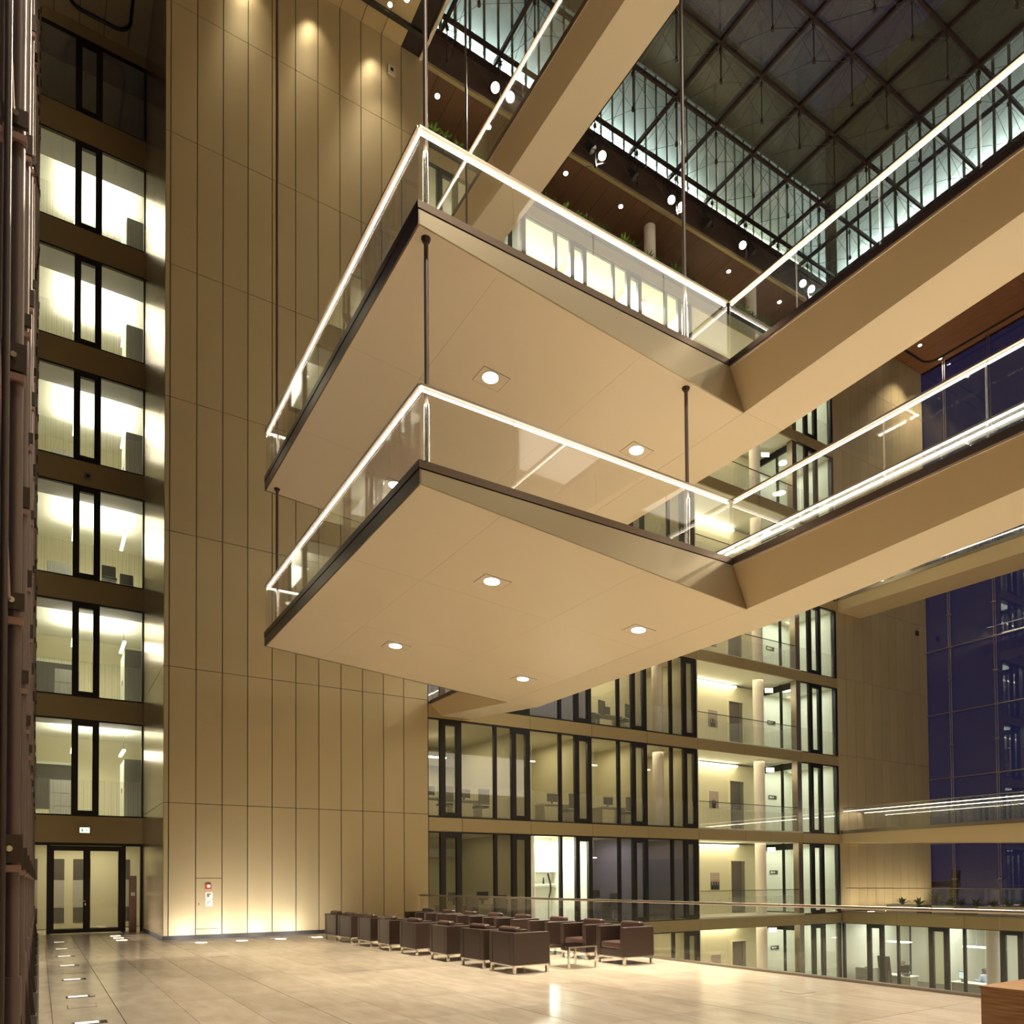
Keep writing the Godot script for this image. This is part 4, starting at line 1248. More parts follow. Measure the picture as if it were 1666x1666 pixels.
func _platforms():
	var names := {2: "lower", 3: "upper"}
	for n in [2, 3]:
		var y: float = ST * n
		var nm: String = names[n]
		var p := thing("hung_platform", "%s of the two hung platforms with smooth cream underside" % nm, "platform")
		var x0 := 4.71
		var x1 := 11.75
		var za := -9.8
		var zb := -18.62
		var st := st0()
		hexa(st, [Vector3(x0 + 0.03, y - 0.32, zb + 0.03), Vector3(x1 - 0.02, y + _soffit_y(x1) + 0.02, zb + 0.03), Vector3(x1 - 0.02, y + _soffit_y(x1) + 0.02, za - 0.03), Vector3(x0 + 0.03, y - 0.32, za - 0.03),
			Vector3(x0 + 0.03, y - 0.13, zb + 0.03), Vector3(11.34, y - 0.13, zb + 0.03), Vector3(11.34, y - 0.13, za - 0.03), Vector3(x0 + 0.03, y - 0.13, za - 0.03)])
		part(p, "core", st.commit(), "joint")
		span(p, "deck", Vector3(x0 + 0.05, y - 0.13, zb + 0.05), Vector3(11.36, y - 0.01, za - 0.05), "stone1")
		# steel shoe round three edges
		span(p, "edge_strip", Vector3(x0 - 0.01, y - 0.115, za - 0.05), Vector3(11.36, y + 0.005, za + 0.01), "fascia_dark")
		span(p, "edge_strip", Vector3(x0 - 0.01, y - 0.115, zb - 0.01), Vector3(11.36, y + 0.005, zb + 0.05), "fascia_dark")
		span(p, "edge_strip", Vector3(x0 - 0.01, y - 0.115, zb + 0.05), Vector3(x0 + 0.05, y + 0.005, za - 0.05), "fascia_dark")
		# fascia panels
		for fz in [za, zb]:
			var s2 := st0()
			var t := 0.03 if fz == za else -0.03
			var zi: float = fz - t
			var lo := minf(fz, zi)
			var hi := maxf(fz, zi)
			hexa(s2, [Vector3(x0, y + _soffit_y(x0) - 0.012, lo), Vector3(x1, y + _soffit_y(x1) - 0.012, lo), Vector3(x1, y + _soffit_y(x1) - 0.012, hi), Vector3(x0, y + _soffit_y(x0) - 0.012, hi),
				Vector3(x0, y - 0.13, lo), Vector3(11.36, y - 0.13, lo), Vector3(11.36, y - 0.13, hi), Vector3(x0, y - 0.13, hi)])
			part(p, "fascia_panel", s2.commit(), "fascia")
		span(p, "fascia_panel", Vector3(x0, y - 0.347, zb), Vector3(x0 + 0.03, y - 0.13, za), "fascia_dark")
		# soffit sheets
		var cx := [4.71, 6.15, 9.13, 11.75]
		var cz := [-18.62, -15.7, -12.76, -9.8]
		for i in 3:
			for j in 3:
				var a: float = cx[i] + (0.03 if i == 0 else 0.002)
				var b: float = cx[i + 1] - 0.002
				var c: float = cz[j] + (0.03 if j == 0 else 0.002)
				var d: float = cz[j + 1] - (0.03 if j == 2 else 0.002)
				var s3 := st0()
				hexa(s3, [Vector3(a, y + _soffit_y(a), c), Vector3(b, y + _soffit_y(b), c), Vector3(b, y + _soffit_y(b), d), Vector3(a, y + _soffit_y(a), d),
					Vector3(a, y + _soffit_y(a) + 0.02, c), Vector3(b, y + _soffit_y(b) + 0.02, c), Vector3(b, y + _soffit_y(b) + 0.02, d), Vector3(a, y + _soffit_y(a) + 0.02, d)])
				part(p, "soffit_sheet", s3.commit(), "soffit")
		# downlights in square hatches
		var sp := [[7.22, -11.92, "near the viewer's corner"], [7.22, -16.38, "towards the panelled wall"], [10.88, -11.94, "near the bridge at the front"], [10.88, -16.41, "near the bridge at the rear"]]
		for k in 4:
			var s: Array = sp[k]
			var t := thing("soffit_downlight", "round downlight in a square hatch under the %s platform, %s" % [nm, s[2]], "ceiling light", Vector3(s[0], y + _soffit_y(s[0]) - 0.001, s[1]), 0.0, "downlights under the hung platforms")
			t.rotation.z = -atan(0.0802)
			box(t, "hatch_joint", Vector3(0.04, 0.0, -0.04), Vector3(0.575, 0.005, 0.455), "joint")
			box(t, "hatch", Vector3(0.04, -0.001, -0.04), Vector3(0.56, 0.008, 0.44), "soffit")
			part(t, "ring", tube_mesh(Vector3(0, -0.014, 0), Vector3(0, 0.0, 0), 0.165, 24), "steel")
			part(t, "lamp_lens", tube_mesh(Vector3(0, -0.02, 0), Vector3(0, -0.014, 0), 0.15, 24), "lamp_bright")
			if n == 2:
				spot("soffit_downlight_beam", Vector3(s[0], y + _soffit_y(s[0]) - 0.06, s[1]), Vector3(s[0], 0, s[1]), 60.0, 36.0, Color(1.0, 0.94, 0.82), 0.1, 0.7)
			else:
				spot("soffit_downlight_beam", Vector3(s[0], y + _soffit_y(s[0]) - 0.06, s[1]), Vector3(s[0], 0, s[1]), 7.0, 42.0, Color(1.0, 0.94, 0.82), 0.1, 0.7)
		var yr := y + 0.005
		balustrade("platform_balustrade", "glass balustrade with light strip along the front of the %s platform" % nm, Vector3(4.74, yr, -9.83), Vector3(11.33, yr, -9.83), [1.66, 3.29, 4.92], -1.0, true)
		balustrade("platform_balustrade", "glass balustrade with light strip along the free side of the %s platform" % nm, Vector3(4.74, yr, -18.59), Vector3(4.74, yr, -9.83), [1.35, 2.87, 4.39, 5.9, 7.4], -1.0, true)
		balustrade("platform_balustrade", "glass balustrade with light strip along the rear of the %s platform" % nm, Vector3(11.33, yr, -18.59), Vector3(4.74, yr, -18.59), [1.66, 3.29, 4.92], -1.0, true)
	# bridges
	for n in [2, 3, 6]:
		var y: float = ST * n
		var nm: String = {2: "lower platform's", 3: "upper platform's", 6: "high"}[n]
		var g := thing("foot_bridge", "%s champagne clad foot bridge spanning the void" % nm, "bridge")
		var cuts := [[ZB + 0.01, -0.48], [-18.62, -0.90], [-9.8, -0.90], [0.4, -0.50], [1.58, -0.50]]
		if n == 6:
			cuts = [[ZB + 0.01, -0.48], [-18.62, -0.80], [-9.8, -0.80], [0.4, -0.50], [1.58, -0.50]]
		for k in 4:
			var a: Array = cuts[k]
			var b: Array = cuts[k + 1]
			var st := st0()
			q4(st, Vector3(11.36, y - 0.13, a[0]), Vector3(11.75, y + a[1], a[0]), Vector3(11.75, y + b[1], b[0]), Vector3(11.36, y - 0.13, b[0]))
			q4(st, Vector3(11.39, y - 0.13, a[0]), Vector3(11.39, y - 0.13, b[0]), Vector3(11.78, y + b[1] + 0.02, b[0]), Vector3(11.78, y + a[1] + 0.02, a[0]))
			if not (k == 1 and n < 4):
				part(g, "side_panel", st.commit(), "bridge_panel")
			var s2 := st0()
			hexa(s2, [Vector3(11.755, y + a[1], a[0] + 0.002), Vector3(12.9, y + a[1], a[0] + 0.002), Vector3(12.9, y + b[1], b[0] - 0.002), Vector3(11.755, y + b[1], b[0] - 0.002),
				Vector3(11.755, y + a[1] + 0.03, a[0] + 0.002), Vector3(12.9, y + a[1] + 0.03, a[0] + 0.002), Vector3(12.9, y + b[1] + 0.03, b[0] - 0.002), Vector3(11.755, y + b[1] + 0.03, b[0] - 0.002)])
			part(g, "soffit_sheet", s2.commit(), "soffit")
			var s3 := st0()
			hexa(s3, [Vector3(12.87, y + a[1] + 0.03, a[0]), Vector3(12.9, y + a[1] + 0.03, a[0]), Vector3(12.9, y + b[1] + 0.03, b[0]), Vector3(12.87, y + b[1] + 0.03, b[0]),
				Vector3(12.92, y - 0.13, a[0]), Vector3(12.95, y - 0.13, a[0]), Vector3(12.95, y - 0.13, b[0]), Vector3(12.92, y - 0.13, b[0])])
			part(g, "side_panel", s3.commit(), "bridge_panel")
		span(g, "deck", Vector3(11.36, y - 0.15, ZB + 0.01), Vector3(12.95, y - 0.01, 1.55), "stone1")
		span(g, "edge_strip", Vector3(11.34, y - 0.115, -9.8), Vector3(11.40, y + 0.005, 1.55), "fascia_dark")
		span(g, "edge_strip", Vector3(11.34, y - 0.115, ZB + 0.01), Vector3(11.40, y + 0.005, -18.6), "fascia_dark")
		if n == 6:
			span(g, "edge_strip", Vector3(11.34, y - 0.115, -18.6), Vector3(11.40, y + 0.005, -9.8), "fascia_dark")
		span(g, "edge_strip", Vector3(12.92, y - 0.115, ZB + 0.01), Vector3(12.97, y + 0.005, 1.55), "fascia_dark")
		var yr := y + 0.005
		if n < 6:
			balustrade("bridge_balustrade", "glass balustrade with light strip on the %s bridge, front stretch" % nm, Vector3(11.37, yr, -9.8), Vector3(11.37, yr, 1.3), [1.5, 3.03, 4.53, 6.05, 7.55, 9.05], -1.0, true)
			balustrade("bridge_balustrade", "glass balustrade with light strip on the %s bridge, rear stretch" % nm, Vector3(11.37, yr, ZB + 0.05), Vector3(11.37, yr, -18.62), [1.4, 2.8], -1.0, true)
		else:
			balustrade("bridge_balustrade", "glass balustrade with light strip on the near side of the high bridge", Vector3(11.37, yr, ZB + 0.05), Vector3(11.37, yr, 1.3), [2.0, 4.0, 6.0, 8.0, 10.0, 12.0, 14.0, 16.0, 18.0, 20.0, 22.0], -1.0, true)
		balustrade("bridge_balustrade", "glass balustrade with light strip on the far side of the %s bridge" % nm, Vector3(12.92, yr, 1.3), Vector3(12.92, yr, ZB + 0.05), [2.0, 4.0, 6.0, 8.0, 10.0, 12.0, 14.0, 16.0, 18.0, 20.0, 22.0], -1.0, true)
		if n == 2:
			var ls := thing("floor_light_strip", "bright light strip at floor height along the lower platform's bridge", "light strip", Vector3(11.33, y + 0.12, -9.95))
			for k in 7:
				box(ls, "led_strip", Vector3(0, 0, 0.8 + 1.6 * k), Vector3(0.03, 0.035, 1.58), "led")
	# hanger rods
	var rods := [[4.93, -9.99, "nearest the viewer"], [10.36, -9.99, "front one beside the bridges"], [4.95, -18.36, "rear one close to the panelled wall"], [10.36, -18.36, "rear one beside the bridges"]]
	for s in rods:
		var t := thing("hanger_rod", "slim steel rod hanging the platforms from the roof, %s" % s[2], "hanger rod", Vector3(s[0], 0, s[1]), 0.0, "hanger rods of the platforms")
		part(t, "rod", tube_mesh(Vector3(0, 2 * ST, 0), Vector3(0, 30.12, 0), 0.035, 12), "tube_steel")
		for n in [2, 3]:
			part(t, "sleeve", tube_mesh(Vector3(0, ST * n, 0), Vector3(0, ST * n + 0.98, 0), 0.045, 14), "chrome")
		part(t, "rosette", tube_mesh(Vector3(0, 3 * ST + _soffit_y(s[0]) - 0.05, 0), Vector3(0, 3 * ST + _soffit_y(s[0]) + 0.02, 0), 0.055, 14, 0.085), "dark_steel")


# ------------------------------------------------------------------ steel rods of the glass wall beside the viewer
func _left_glazing():
	var g := struct("wall_glass_left", "tall glass wall behind the steel rods beside the viewer", "glass wall")
	for i in 12:
		for j in 4:
			span(g, "pane", Vector3(-0.92, 7.7 * j, -28.8 + 2.5 * i), Vector3(-0.90, 7.7 * j + 7.68, -28.8 + 2.5 * i + 2.48), "night_glass")
	var rng := RandomNumberGenerator.new()
	rng.seed = 3
	var proto: Node3D = null
	for k in 10:
		var z := -6.3 - 2.25 * k
		var lab := "twin steel tube truss with clamped plates beside the lounge, %s from the viewer" % nth(k)
		if proto == null:
			proto = thing("glazing_truss", lab, "steel truss", Vector3(0, 0, z), 0.0, "steel trusses of the side glass wall")
			proto.set_meta("kind_name", "glazing_truss")
			part(proto, "tube", tube_mesh(Vector3(-0.16, 0.0, 0), Vector3(-0.16, 30.1, 0), 0.042, 12), "tube_steel")
			part(proto, "tube", tube_mesh(Vector3(-0.37, 0.0, 0.02), Vector3(-0.37, 30.1, 0.02), 0.05, 12), "tube_steel")
			part(proto, "rod", tube_mesh(Vector3(-0.27, 0.0, -0.14), Vector3(-0.27, 30.1, -0.14), 0.018, 8), "tube_steel")
			part(proto, "rod", tube_mesh(Vector3(-0.22, 0.0, 0.2), Vector3(-0.22, 30.1, 0.2), 0.024, 8), "dark_steel")
			for m in [[-0.16, 0.06], [-0.37, 0.07]]:
				part(proto, "sleeve", tube_mesh(Vector3(m[0], 0.0, 0), Vector3(m[0], 0.95, 0), m[1], 12), "tube_steel")
			for j in 17:
				var y := 1.75 * j + 1.85
				var pl := box(proto, "plate", Vector3(-0.28, y, 0.05), Vector3(0.36, 0.12 if j % 2 else 0.2, 0.035), "dark_steel")
				for b in [-0.12, 0.10]:
					part(pl, "bolt", tube_mesh(Vector3(b, 0, 0.015), Vector3(b, 0, 0.04), 0.022, 8), "chrome")
				box(proto, "bracket", Vector3(-0.26, y - 0.14, 0.02), Vector3(0.30, 0.05, 0.09), "brick_red")
				if j % 2:
					box(proto, "clamp", Vector3(-0.62, y, 0.0), Vector3(0.5, 0.05, 0.05), "tube_steel")
					part(proto, "stay", tube_mesh(Vector3(-0.20, y, 0.1), Vector3(-0.34, y + 3.4, 0.1), 0.02, 6), "brick_red")
			var fs := st0()
			hexa(fs, [Vector3(-0.34, 0.0, -0.012), Vector3(-0.03, 0.0, -0.012), Vector3(-0.03, 0.0, 0.012), Vector3(-0.34, 0.0, 0.012),
				Vector3(-0.20, 0.85, -0.012), Vector3(-0.12, 0.85, -0.012), Vector3(-0.12, 0.85, 0.012), Vector3(-0.20, 0.85, 0.012)])
			part(proto, "foot_plate", fs.commit(), "dark_steel")
		else:
			copy(proto, lab, Vector3(0, 0, z))
	# convector grilles in the floor between the trusses
	var g0: Node3D = null
	for k in 9:
		var z := -9.675 - 2.25 * k
		var lab := "dark floor grille between the steel trusses, %s from the viewer" % nth(k)
		if g0 == null:
			g0 = thing("floor_grille", lab, "floor grille", Vector3(-0.16, 0, z), 0.0, "floor grilles beside the lounge")
			g0.set_meta("kind_name", "floor_grille")
			box(g0, "tray", Vector3(0, -0.042, 0), Vector3(0.30, 0.012, 2.0), "plastic_black")
			for s in [-1, 1]:
				box(g0, "end_bar", Vector3(0, -0.012, s * 1.05), Vector3(0.32, 0.03, 0.14), "steel")
				box(g0, "side_bar", Vector3(s * 0.15, -0.015, 0), Vector3(0.012, 0.03, 1.98), "steel")
			var ss := st0()
			for j in 50:
				bx(ss, Vector3(0, -0.015, -0.98 + 0.04 * j), Vector3(0.28, 0.022, 0.014))
			for x in [-0.09, 0.0, 0.09]:
				bx(ss, Vector3(x, -0.02, 0), Vector3(0.01, 0.02, 1.96))
			var sl := part(g0, "slat_grid", ss.commit(), "tube_steel")
			sl.set_meta("kind", "stuff")
		else:
			copy(g0, lab, Vector3(-0.16, 0, z))


# ------------------------------------------------------------------ lounge furniture
func _lounge():
	var c := thing("armchair", "", "armchair")
	c.set_meta("kind_name", "armchair")
	var w := 0.82
	var d := 0.76
	for x in [-1, 1]:
		for z in [-1, 1]:
			box(c, "leg", Vector3(x * (w / 2 - 0.04), 0.065, z * (d / 2 - 0.04)), Vector3(0.045, 0.13, 0.045), "chrome")
	var fr := st0()
	for x in [-1, 1]:
		bx(fr, Vector3(x * (w / 2 - 0.03), 0.135, 0), Vector3(0.03, 0.022, d - 0.03))
	for z in [-1, 1]:
		bx(fr, Vector3(0, 0.135, z * (d / 2 - 0.03)), Vector3(w - 0.03, 0.022, 0.03))
	part(c, "base_frame", fr.commit(), "chrome")
	for x in [-1, 1]:
		part(c, "armrest", rbox(Vector3(0.12, 0.56, d), 0.016), "leather", Vector3(x * (w / 2 - 0.06), 0.43, 0))
	part(c, "backrest", rbox(Vector3(w - 0.245, 0.56, 0.13), 0.016), "leather", Vector3(0, 0.43, -d / 2 + 0.07))
	part(c, "seat_base", rbox(Vector3(w - 0.245, 0.14, d - 0.15), 0.012), "leather", Vector3(0, 0.22, 0.065))
	part(c, "seat_cushion", rbox(Vector3(w - 0.25, 0.13, d - 0.16), 0.035, 0.015), "leather_cushion", Vector3(0, 0.355, 0.07))
	var bc := part(c, "back_cushion", rbox(Vector3(w - 0.25, 0.40, 0.15), 0.05), "leather_cushion", Vector3(0, 0.60, -d / 2 + 0.20))
	bc.rotation.x = -0.13
	var front := [[-11.20, 0.0], [-12.27, 0.05], [-13.62, -0.02], [-15.11, 0.02], [-16.44, -0.06], [-17.71, 0.03], [-19.14, 0.10], [-20.25, 0.05]]
	var rear := [[-11.18, 0.0], [-12.36, 0.04], [-13.62, -0.03], [-15.06, 0.03], [-16.34, 0.0], [-17.64, -0.05], [-18.88, 0.04], [-20.22, 0.0]]
	for k in 8:
		var lab := "dark brown leather armchair seen from behind, %s of its row from the viewer" % nth(k)
		var at := Vector3(6.92 + 0.38, 0, front[k][0])
		if k == 0:
			c.position = at
			c.rotation.y = PI / 2
			tag(c, lab, "armchair", "armchairs with their backs to the viewer")
		else:
			copy(c, lab, at, PI / 2 + front[k][1])
	for k in 8:
		copy(c, "dark brown leather armchair facing the viewer's side, %s of its row by the glass railing" % nth(k), Vector3(9.74, 0, rear[k][0]), -PI / 2 + rear[k][1], "armchairs by the glass railing")
	var t := thing("coffee_table", "low coffee table with dark glass top and chrome legs among the armchairs", "table", Vector3(8.49, 0, -11.22))
	for x in [-0.31, 0.31]:
		for z in [-0.31, 0.31]:
			box(t, "leg", Vector3(x, 0.19, z), Vector3(0.035, 0.38, 0.035), "chrome")
	var tf := st0()
	for s in [-0.31, 0.31]:
		bx(tf, Vector3(s, 0.385, 0), Vector3(0.035, 0.02, 0.655))
		bx(tf, Vector3(0, 0.385, s), Vector3(0.585, 0.02, 0.035))
	part(t, "table_frame", tf.commit(), "chrome")
	part(t, "table_top", rbox(Vector3(0.68, 0.018, 0.68), 0.006), "table_glass", Vector3(0, 0.405, 0))
	# balustrade at the open edge of the floor
	var b := thing("lounge_balustrade", "clear glass balustrade with pinkish steel handrail along the open lounge edge", "balustrade", Vector3(10.80, 0, ZB + 0.3), -PI / 2)
	var l := 23.6
	part(b, "handrail", tube_mesh(Vector3(0, 1.15, 0), Vector3(l, 1.15, 0), 0.028, 10), "steel")
	var cuts := [0.0, 2.83, 5.74, 8.66, 11.57, 14.47, 17.56, 20.5, l]
	for k in cuts.size() - 1:
		span(b, "pane", Vector3(cuts[k] + 0.01, 0.03, -0.01), Vector3(cuts[k + 1] - 0.01, 1.14, 0.01), "rail_glass")
	var e := thing("lounge_balustrade", "short clear glass balustrade closing the lounge edge against the panelled wall", "balustrade", Vector3(10.72, 0, ZB + 0.3), 0.0)
	span(e, "pane", Vector3(0, 0.0, -0.008), Vector3(0.5, 1.14, 0.008), "rail_glass")
	span(e, "rail", Vector3(0, 1.14, -0.015), Vector3(0.5, 1.165, 0.015), "steel")


# ------------------------------------------------------------------ floor fittings, wall fittings, counter
func _small_things():
	var z := [-9.84, -12.2, -14.42, -16.94, -19.14, -21.34, -23.87]
	for k in 7:
		var t := thing("floor_luminaire", "flat steel framed floor luminaire in the line beside the trusses, %s from the viewer" % nth(k), "floor light", Vector3(0.51, 0, z[k]), 0.0, "floor luminaires beside the trusses")
		box(t, "frame", Vector3(0, 0.002, 0), Vector3(0.36, 0.006, 0.2), "dark_steel")
		box(t, "lamp_lens", Vector3(-0.03, 0.005, 0), Vector3(0.24, 0.006, 0.13), "lamp_soft")
		box(t, "end_plate", Vector3(0.14, 0.005, 0), Vector3(0.06, 0.006, 0.16), "chrome")
	var sk := [[0.49, -11.25], [0.55, -15.6], [4.6, -14.6], [3.4, -17.2], [9.2, -6.9]]
	for k in 5:
		var t := thing("floor_socket", "flush square floor socket lid in the limestone, %s" % ["beside the trusses, nearer one", "beside the trusses, farther one", "in front of the armchair row", "towards the wall uplights", "near the open lounge edge"][k], "floor socket", Vector3(sk[k][0], 0, sk[k][1]), 0.0, "floor socket lids")
		box(t, "joint", Vector3(0, 0.0008, 0), Vector3(0.34, 0.0016, 0.34), "dark_steel")
		box(t, "lid", Vector3(0, 0.0012, 0), Vector3(0.32, 0.0024, 0.32), "stone1")
	var zw := ZB + 0.004
	var fa := thing("fire_alarm", "red square fire alarm button on the panelled wall's access hatch", "alarm", Vector3(4.18, 1.50, zw))
	part(fa, "case", rbox(Vector3(0.15, 0.15, 0.06), 0.008), "red", Vector3(0, 0, 0.03))
	box(fa, "window_pane", Vector3(0, 0.01, 0.062), Vector3(0.08, 0.08, 0.006), "paper")
	for k in 2:
		var s := thing("wall_notice", "%s white pictogram notice below the red fire alarm" % ["upper", "lower"][k], "notice", Vector3(4.2, 1.235 - 0.21 * k, zw))
		box(s, "plate", Vector3(0, 0, 0.004), Vector3(0.19, 0.19, 0.008), "paper")
		box(s, "symbol", Vector3(-0.01, 0.01, 0.01), Vector3(0.11, 0.11, 0.003), "cabinet" if k else "planter_grey")
		box(s, "symbol", Vector3(0.03, -0.01 , 0.012), Vector3(0.05, 0.05, 0.003), "paper")
	var kn := thing("hatch_lock", "small dark round lock of the access hatch in the panelled wall", "lock", Vector3(3.92, 1.0, zw))
	part(kn, "lock", tube_mesh(Vector3.ZERO, Vector3(0, 0, 0.01), 0.018, 10), "plastic_black")
	var da := thing("alarm_box", "small pale alarm box high on the panelled wall near the roof edge", "alarm", Vector3(9.99, 29.0, ZB + 0.04))
	box(da, "case", Vector3.ZERO, Vector3(0.28, 0.28, 0.08), "planter_light")
	box(da, "button", Vector3(0, 0, 0.045), Vector3(0.1, 0.1, 0.02), "plastic_black")
	var ct := thing("oak_counter", "oak veneered counter block in the near corner of the lounge", "counter")
	ct.position = Vector3(4.47, 0, -2.17)
	span(ct, "body", Vector3(0.0, 0.0, 0.0), Vector3(3.2, 0.985, 1.1), "oak")
	span(ct, "top", Vector3(-0.004, 0.985, -0.004), Vector3(3.21, 1.0, 1.11), "oak")


# ------------------------------------------------------------------ two people at their desks in the lower offices
func _people():
	_person("seated man in white shirt with dark tie and braces behind the white desk", Vector3(36.85, -3.885, -21.5), PI * 0.5 + 0.35, "shirt_white", "hair_grey", true)
	_person("seated man in pale blue shirt turned towards the pale green screen", Vector3(36.7, -3.885, -17.65), PI * 0.9, "shirt_blue", "hair_grey", false)


func _capsule(p: Vector3, a: Vector3, b: Vector3, ra: float, rb: float) -> float:
	var ab := b - a
	var t := clampf((p - a).dot(ab) / maxf(ab.length_squared(), 1e-8), 0.0, 1.0)
	return (p - (a + ab * t)).length() - lerpf(ra, rb, t)


func _field(p: Vector3, bones: Array, k: float) -> float:
	var acc := 1e9
	for b in bones:
		var d := _capsule(p, b[0], b[1], b[2], b[3])
		var h := clampf(0.5 + 0.5 * (d - acc) / k, 0.0, 1.0)
		acc = lerpf(d, acc, h) - k * h * (1.0 - h) if acc < 1e8 else d
	return acc


func _nets(st: SurfaceTool, bones: Array, cell: float, k: float):
	var lo := Vector3(1e9, 1e9, 1e9)
	var hi := -lo
	for b in bones:
		var r: float = maxf(b[2], b[3]) + cell * 2.0
		for e in [b[0], b[1]]:
			lo = lo.min(e - Vector3(r, r, r))
			hi = hi.max(e + Vector3(r, r, r))
	var n := Vector3i(((hi - lo) / cell).ceil()) + Vector3i.ONE
	var val := PackedFloat32Array()
	val.resize(n.x * n.y * n.z)
	for x in n.x:
		for y in n.y:
			for z in n.z:
				val[(x * n.y + y) * n.z + z] = _field(lo + Vector3(x, y, z) * cell, bones, k)
	var vert := {}
	for x in n.x - 1:
		for y in n.y - 1:
			for z in n.z - 1:
				var sum := Vector3.ZERO
				var cnt := 0
				for e in [[0, 1], [2, 3], [4, 5], [6, 7], [0, 2], [1, 3], [4, 6], [5, 7], [0, 4], [1, 5], [2, 6], [3, 7]]:
					var a := Vector3i(e[0] & 1, (e[0] >> 1) & 1, (e[0] >> 2) & 1)
					var b := Vector3i(e[1] & 1, (e[1] >> 1) & 1, (e[1] >> 2) & 1)
					var va := val[((x + a.x) * n.y + y + a.y) * n.z + z + a.z]
					var vb := val[((x + b.x) * n.y + y + b.y) * n.z + z + b.z]
					if (va < 0.0) != (vb < 0.0):
						sum += Vector3(a).lerp(Vector3(b), va / (va - vb))
						cnt += 1
				if cnt:
					vert[Vector3i(x, y, z)] = lo + (Vector3(x, y, z) + sum / cnt) * cell
	var ax := [Vector3i(1, 0, 0), Vector3i(0, 1, 0), Vector3i(0, 0, 1)]
	for c in vert:
		for i in 3:
			var q: Vector3i = c + ax[i]
			if c[(i + 1) % 3] < 1 or c[(i + 2) % 3] < 1:
				continue
			var va := val[(c.x * n.y + c.y) * n.z + c.z]
			var vb := val[(q.x * n.y + q.y) * n.z + q.z]
			if (va < 0.0) == (vb < 0.0):
				continue
			var u: Vector3i = ax[(i + 1) % 3]
			var v: Vector3i = ax[(i + 2) % 3]
			var quad := [c - u - v, c - v, c, c - u]
			var ok := true
			for w in quad:
				ok = ok and vert.has(w)
			if not ok:
				continue
			var order := [0, 2, 1, 0, 3, 2] if va < 0.0 else [0, 1, 2, 0, 2, 3]
			for o in order:
				var p: Vector3 = vert[quad[o]]
				var e := cell * 0.5
				st.set_normal(Vector3(_field(p + Vector3(e, 0, 0), bones, k) - _field(p - Vector3(e, 0, 0), bones, k), _field(p + Vector3(0, e, 0), bones, k) - _field(p - Vector3(0, e, 0), bones, k), _field(p + Vector3(0, 0, e), bones, k) - _field(p - Vector3(0, 0, e), bones, k)).normalized())
				st.add_vertex(p)


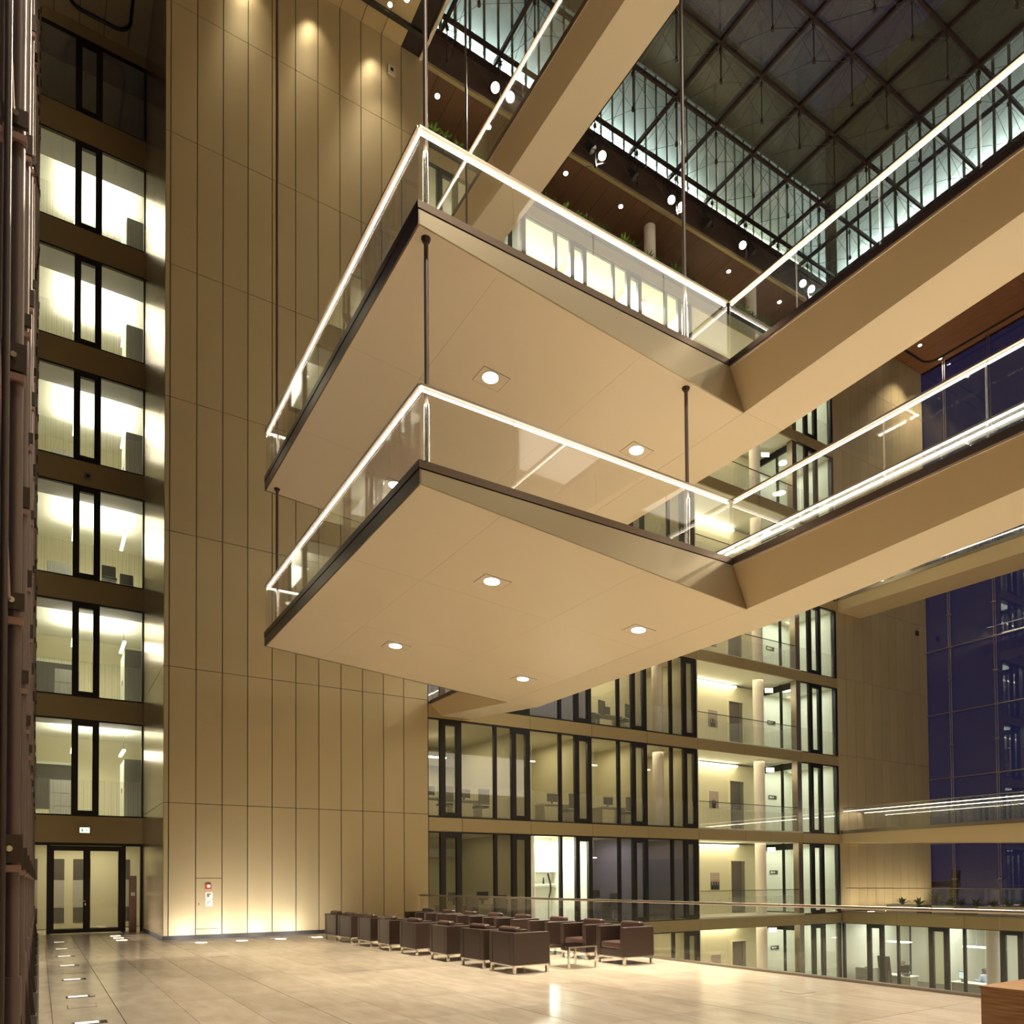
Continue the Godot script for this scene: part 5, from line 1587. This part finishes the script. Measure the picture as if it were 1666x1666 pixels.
func _person(label: String, at: Vector3, turn: float, shirt: String, hair: String, tie: bool):   # seated, facing local +z
	var o := thing("person", label, "person", at, turn)
	var limb := []      # body bones, skin
	var hipy := 0.52
	var torso := [[Vector3(0, hipy, -0.02), Vector3(0, 0.78, -0.04), 0.13, 0.13], [Vector3(-0.05, 0.78, -0.04), Vector3(-0.11, 1.0, -0.03), 0.11, 0.09], [Vector3(0.05, 0.78, -0.04), Vector3(0.11, 1.0, -0.03), 0.11, 0.09], [Vector3(-0.16, 1.02, -0.03), Vector3(0.16, 1.02, -0.03), 0.065, 0.065]]
	var legs := []
	var arms := []
	var hands := []
	for s in [-1.0, 1.0]:
		legs.append([Vector3(0.09 * s, hipy, 0.0), Vector3(0.12 * s, 0.50, 0.42), 0.085, 0.06])
		legs.append([Vector3(0.12 * s, 0.50, 0.42), Vector3(0.12 * s, 0.10, 0.40), 0.058, 0.04])
		legs.append([Vector3(0.12 * s, 0.05, 0.38), Vector3(0.13 * s, 0.04, 0.55), 0.042, 0.035])
		var el := Vector3(0.25 * s, 0.78, 0.06)
		var wr := Vector3(0.15 * s, 0.80, 0.32)
		arms.append([Vector3(0.18 * s, 1.0, -0.03), el, 0.055, 0.043])
		arms.append([el, wr, 0.042, 0.03])
		hands.append([wr, wr + Vector3(-0.01 * s, 0.0, 0.07), 0.028, 0.035])
		for f in 4:
			var fo := Vector3((-0.025 + 0.017 * f) * s, -0.005, 0.08)
			hands.append([wr + fo, wr + fo + Vector3(0, -0.012, 0.035), 0.010, 0.009])
			hands.append([wr + fo + Vector3(0, -0.012, 0.035), wr + fo + Vector3(0, -0.03, 0.055 - 0.006 * absf(f - 1.5)), 0.009, 0.008])
		hands.append([wr + Vector3(-0.03 * s, 0, 0.02), wr + Vector3(-0.055 * s, -0.01, 0.06), 0.012, 0.010])
	var neck := [[Vector3(0, 1.03, -0.02), Vector3(0, 1.14, 0.0), 0.055, 0.052]]
	var hd := Vector3(0, 1.235, 0.02)
	var head := [[hd + Vector3(0, 0.035, -0.015), hd + Vector3(0, 0.02, 0.0), 0.092, 0.088], [hd + Vector3(0, -0.04, 0.025), hd + Vector3(0, -0.085, 0.045), 0.062, 0.042], [hd + Vector3(0, 0.0, 0.085), hd + Vector3(0, -0.03, 0.108), 0.010, 0.016], [hd + Vector3(-0.09, -0.01, -0.01), hd + Vector3(-0.092, 0.02, -0.012), 0.014, 0.018], [hd + Vector3(0.09, -0.01, -0.01), hd + Vector3(0.092, 0.02, -0.012), 0.014, 0.018]]
	var st := st0()
	_nets(st, torso + legs + arms + neck + [head[0], head[1]], 0.026, 0.03)
	_nets(st, head + neck, 0.010, 0.018)
	_nets(st, hands, 0.008, 0.008)
	part(o, "body", st.commit(), "skin")
	var grow := func(list: Array, g: float) -> Array:
		var out := []
		for b in list:
			out.append([b[0], b[1], b[2] + g, b[3] + g])
		return out
	var s2 := st0()
	_nets(s2, grow.call(torso + arms, 0.014), 0.022, 0.035)
	part(o, "shirt", s2.commit(), shirt)
	var s3 := st0()
	_nets(s3, grow.call(legs, 0.014) + [[Vector3(0, hipy, -0.02), Vector3(0, hipy + 0.08, -0.03), 0.155, 0.15]], 0.026, 0.03)
	part(o, "trousers", s3.commit(), "trousers")
	var s4 := st0()
	_nets(s4, [[hd + Vector3(0, 0.055, -0.03), hd + Vector3(0, 0.0, -0.045), 0.094, 0.088], [hd + Vector3(-0.05, 0.07, 0.0), hd + Vector3(0.05, 0.07, 0.0), 0.064, 0.064]], 0.012, 0.03)
	part(o, "hair", s4.commit(), hair)
	for s in [-1, 1]:
		part(o, "eye", tube_mesh(hd + Vector3(0.034 * s, 0.005, 0.078), hd + Vector3(0.034 * s, 0.005, 0.087), 0.009, 8), "plastic_black")
	part(o, "mouth", tube_mesh(hd + Vector3(-0.022, -0.062, 0.088), hd + Vector3(0.022, -0.062, 0.088), 0.005, 6), "red")
	if tie:
		var s5 := st0()
		hexa(s5, [Vector3(-0.03, 0.72, 0.085), Vector3(0.03, 0.72, 0.085), Vector3(0.03, 0.72, 0.105), Vector3(-0.03, 0.72, 0.105), Vector3(-0.016, 1.06, 0.06), Vector3(0.016, 1.06, 0.06), Vector3(0.016, 1.06, 0.085), Vector3(-0.016, 1.06, 0.085)])
		part(o, "tie", s5.commit(), "plastic_black")
		for s in [-1, 1]:
			part(o, "brace", tube_mesh(Vector3(0.1 * s, 0.66, 0.12), Vector3(0.1 * s, 1.06, 0.055), 0.014, 6), "plastic_black")
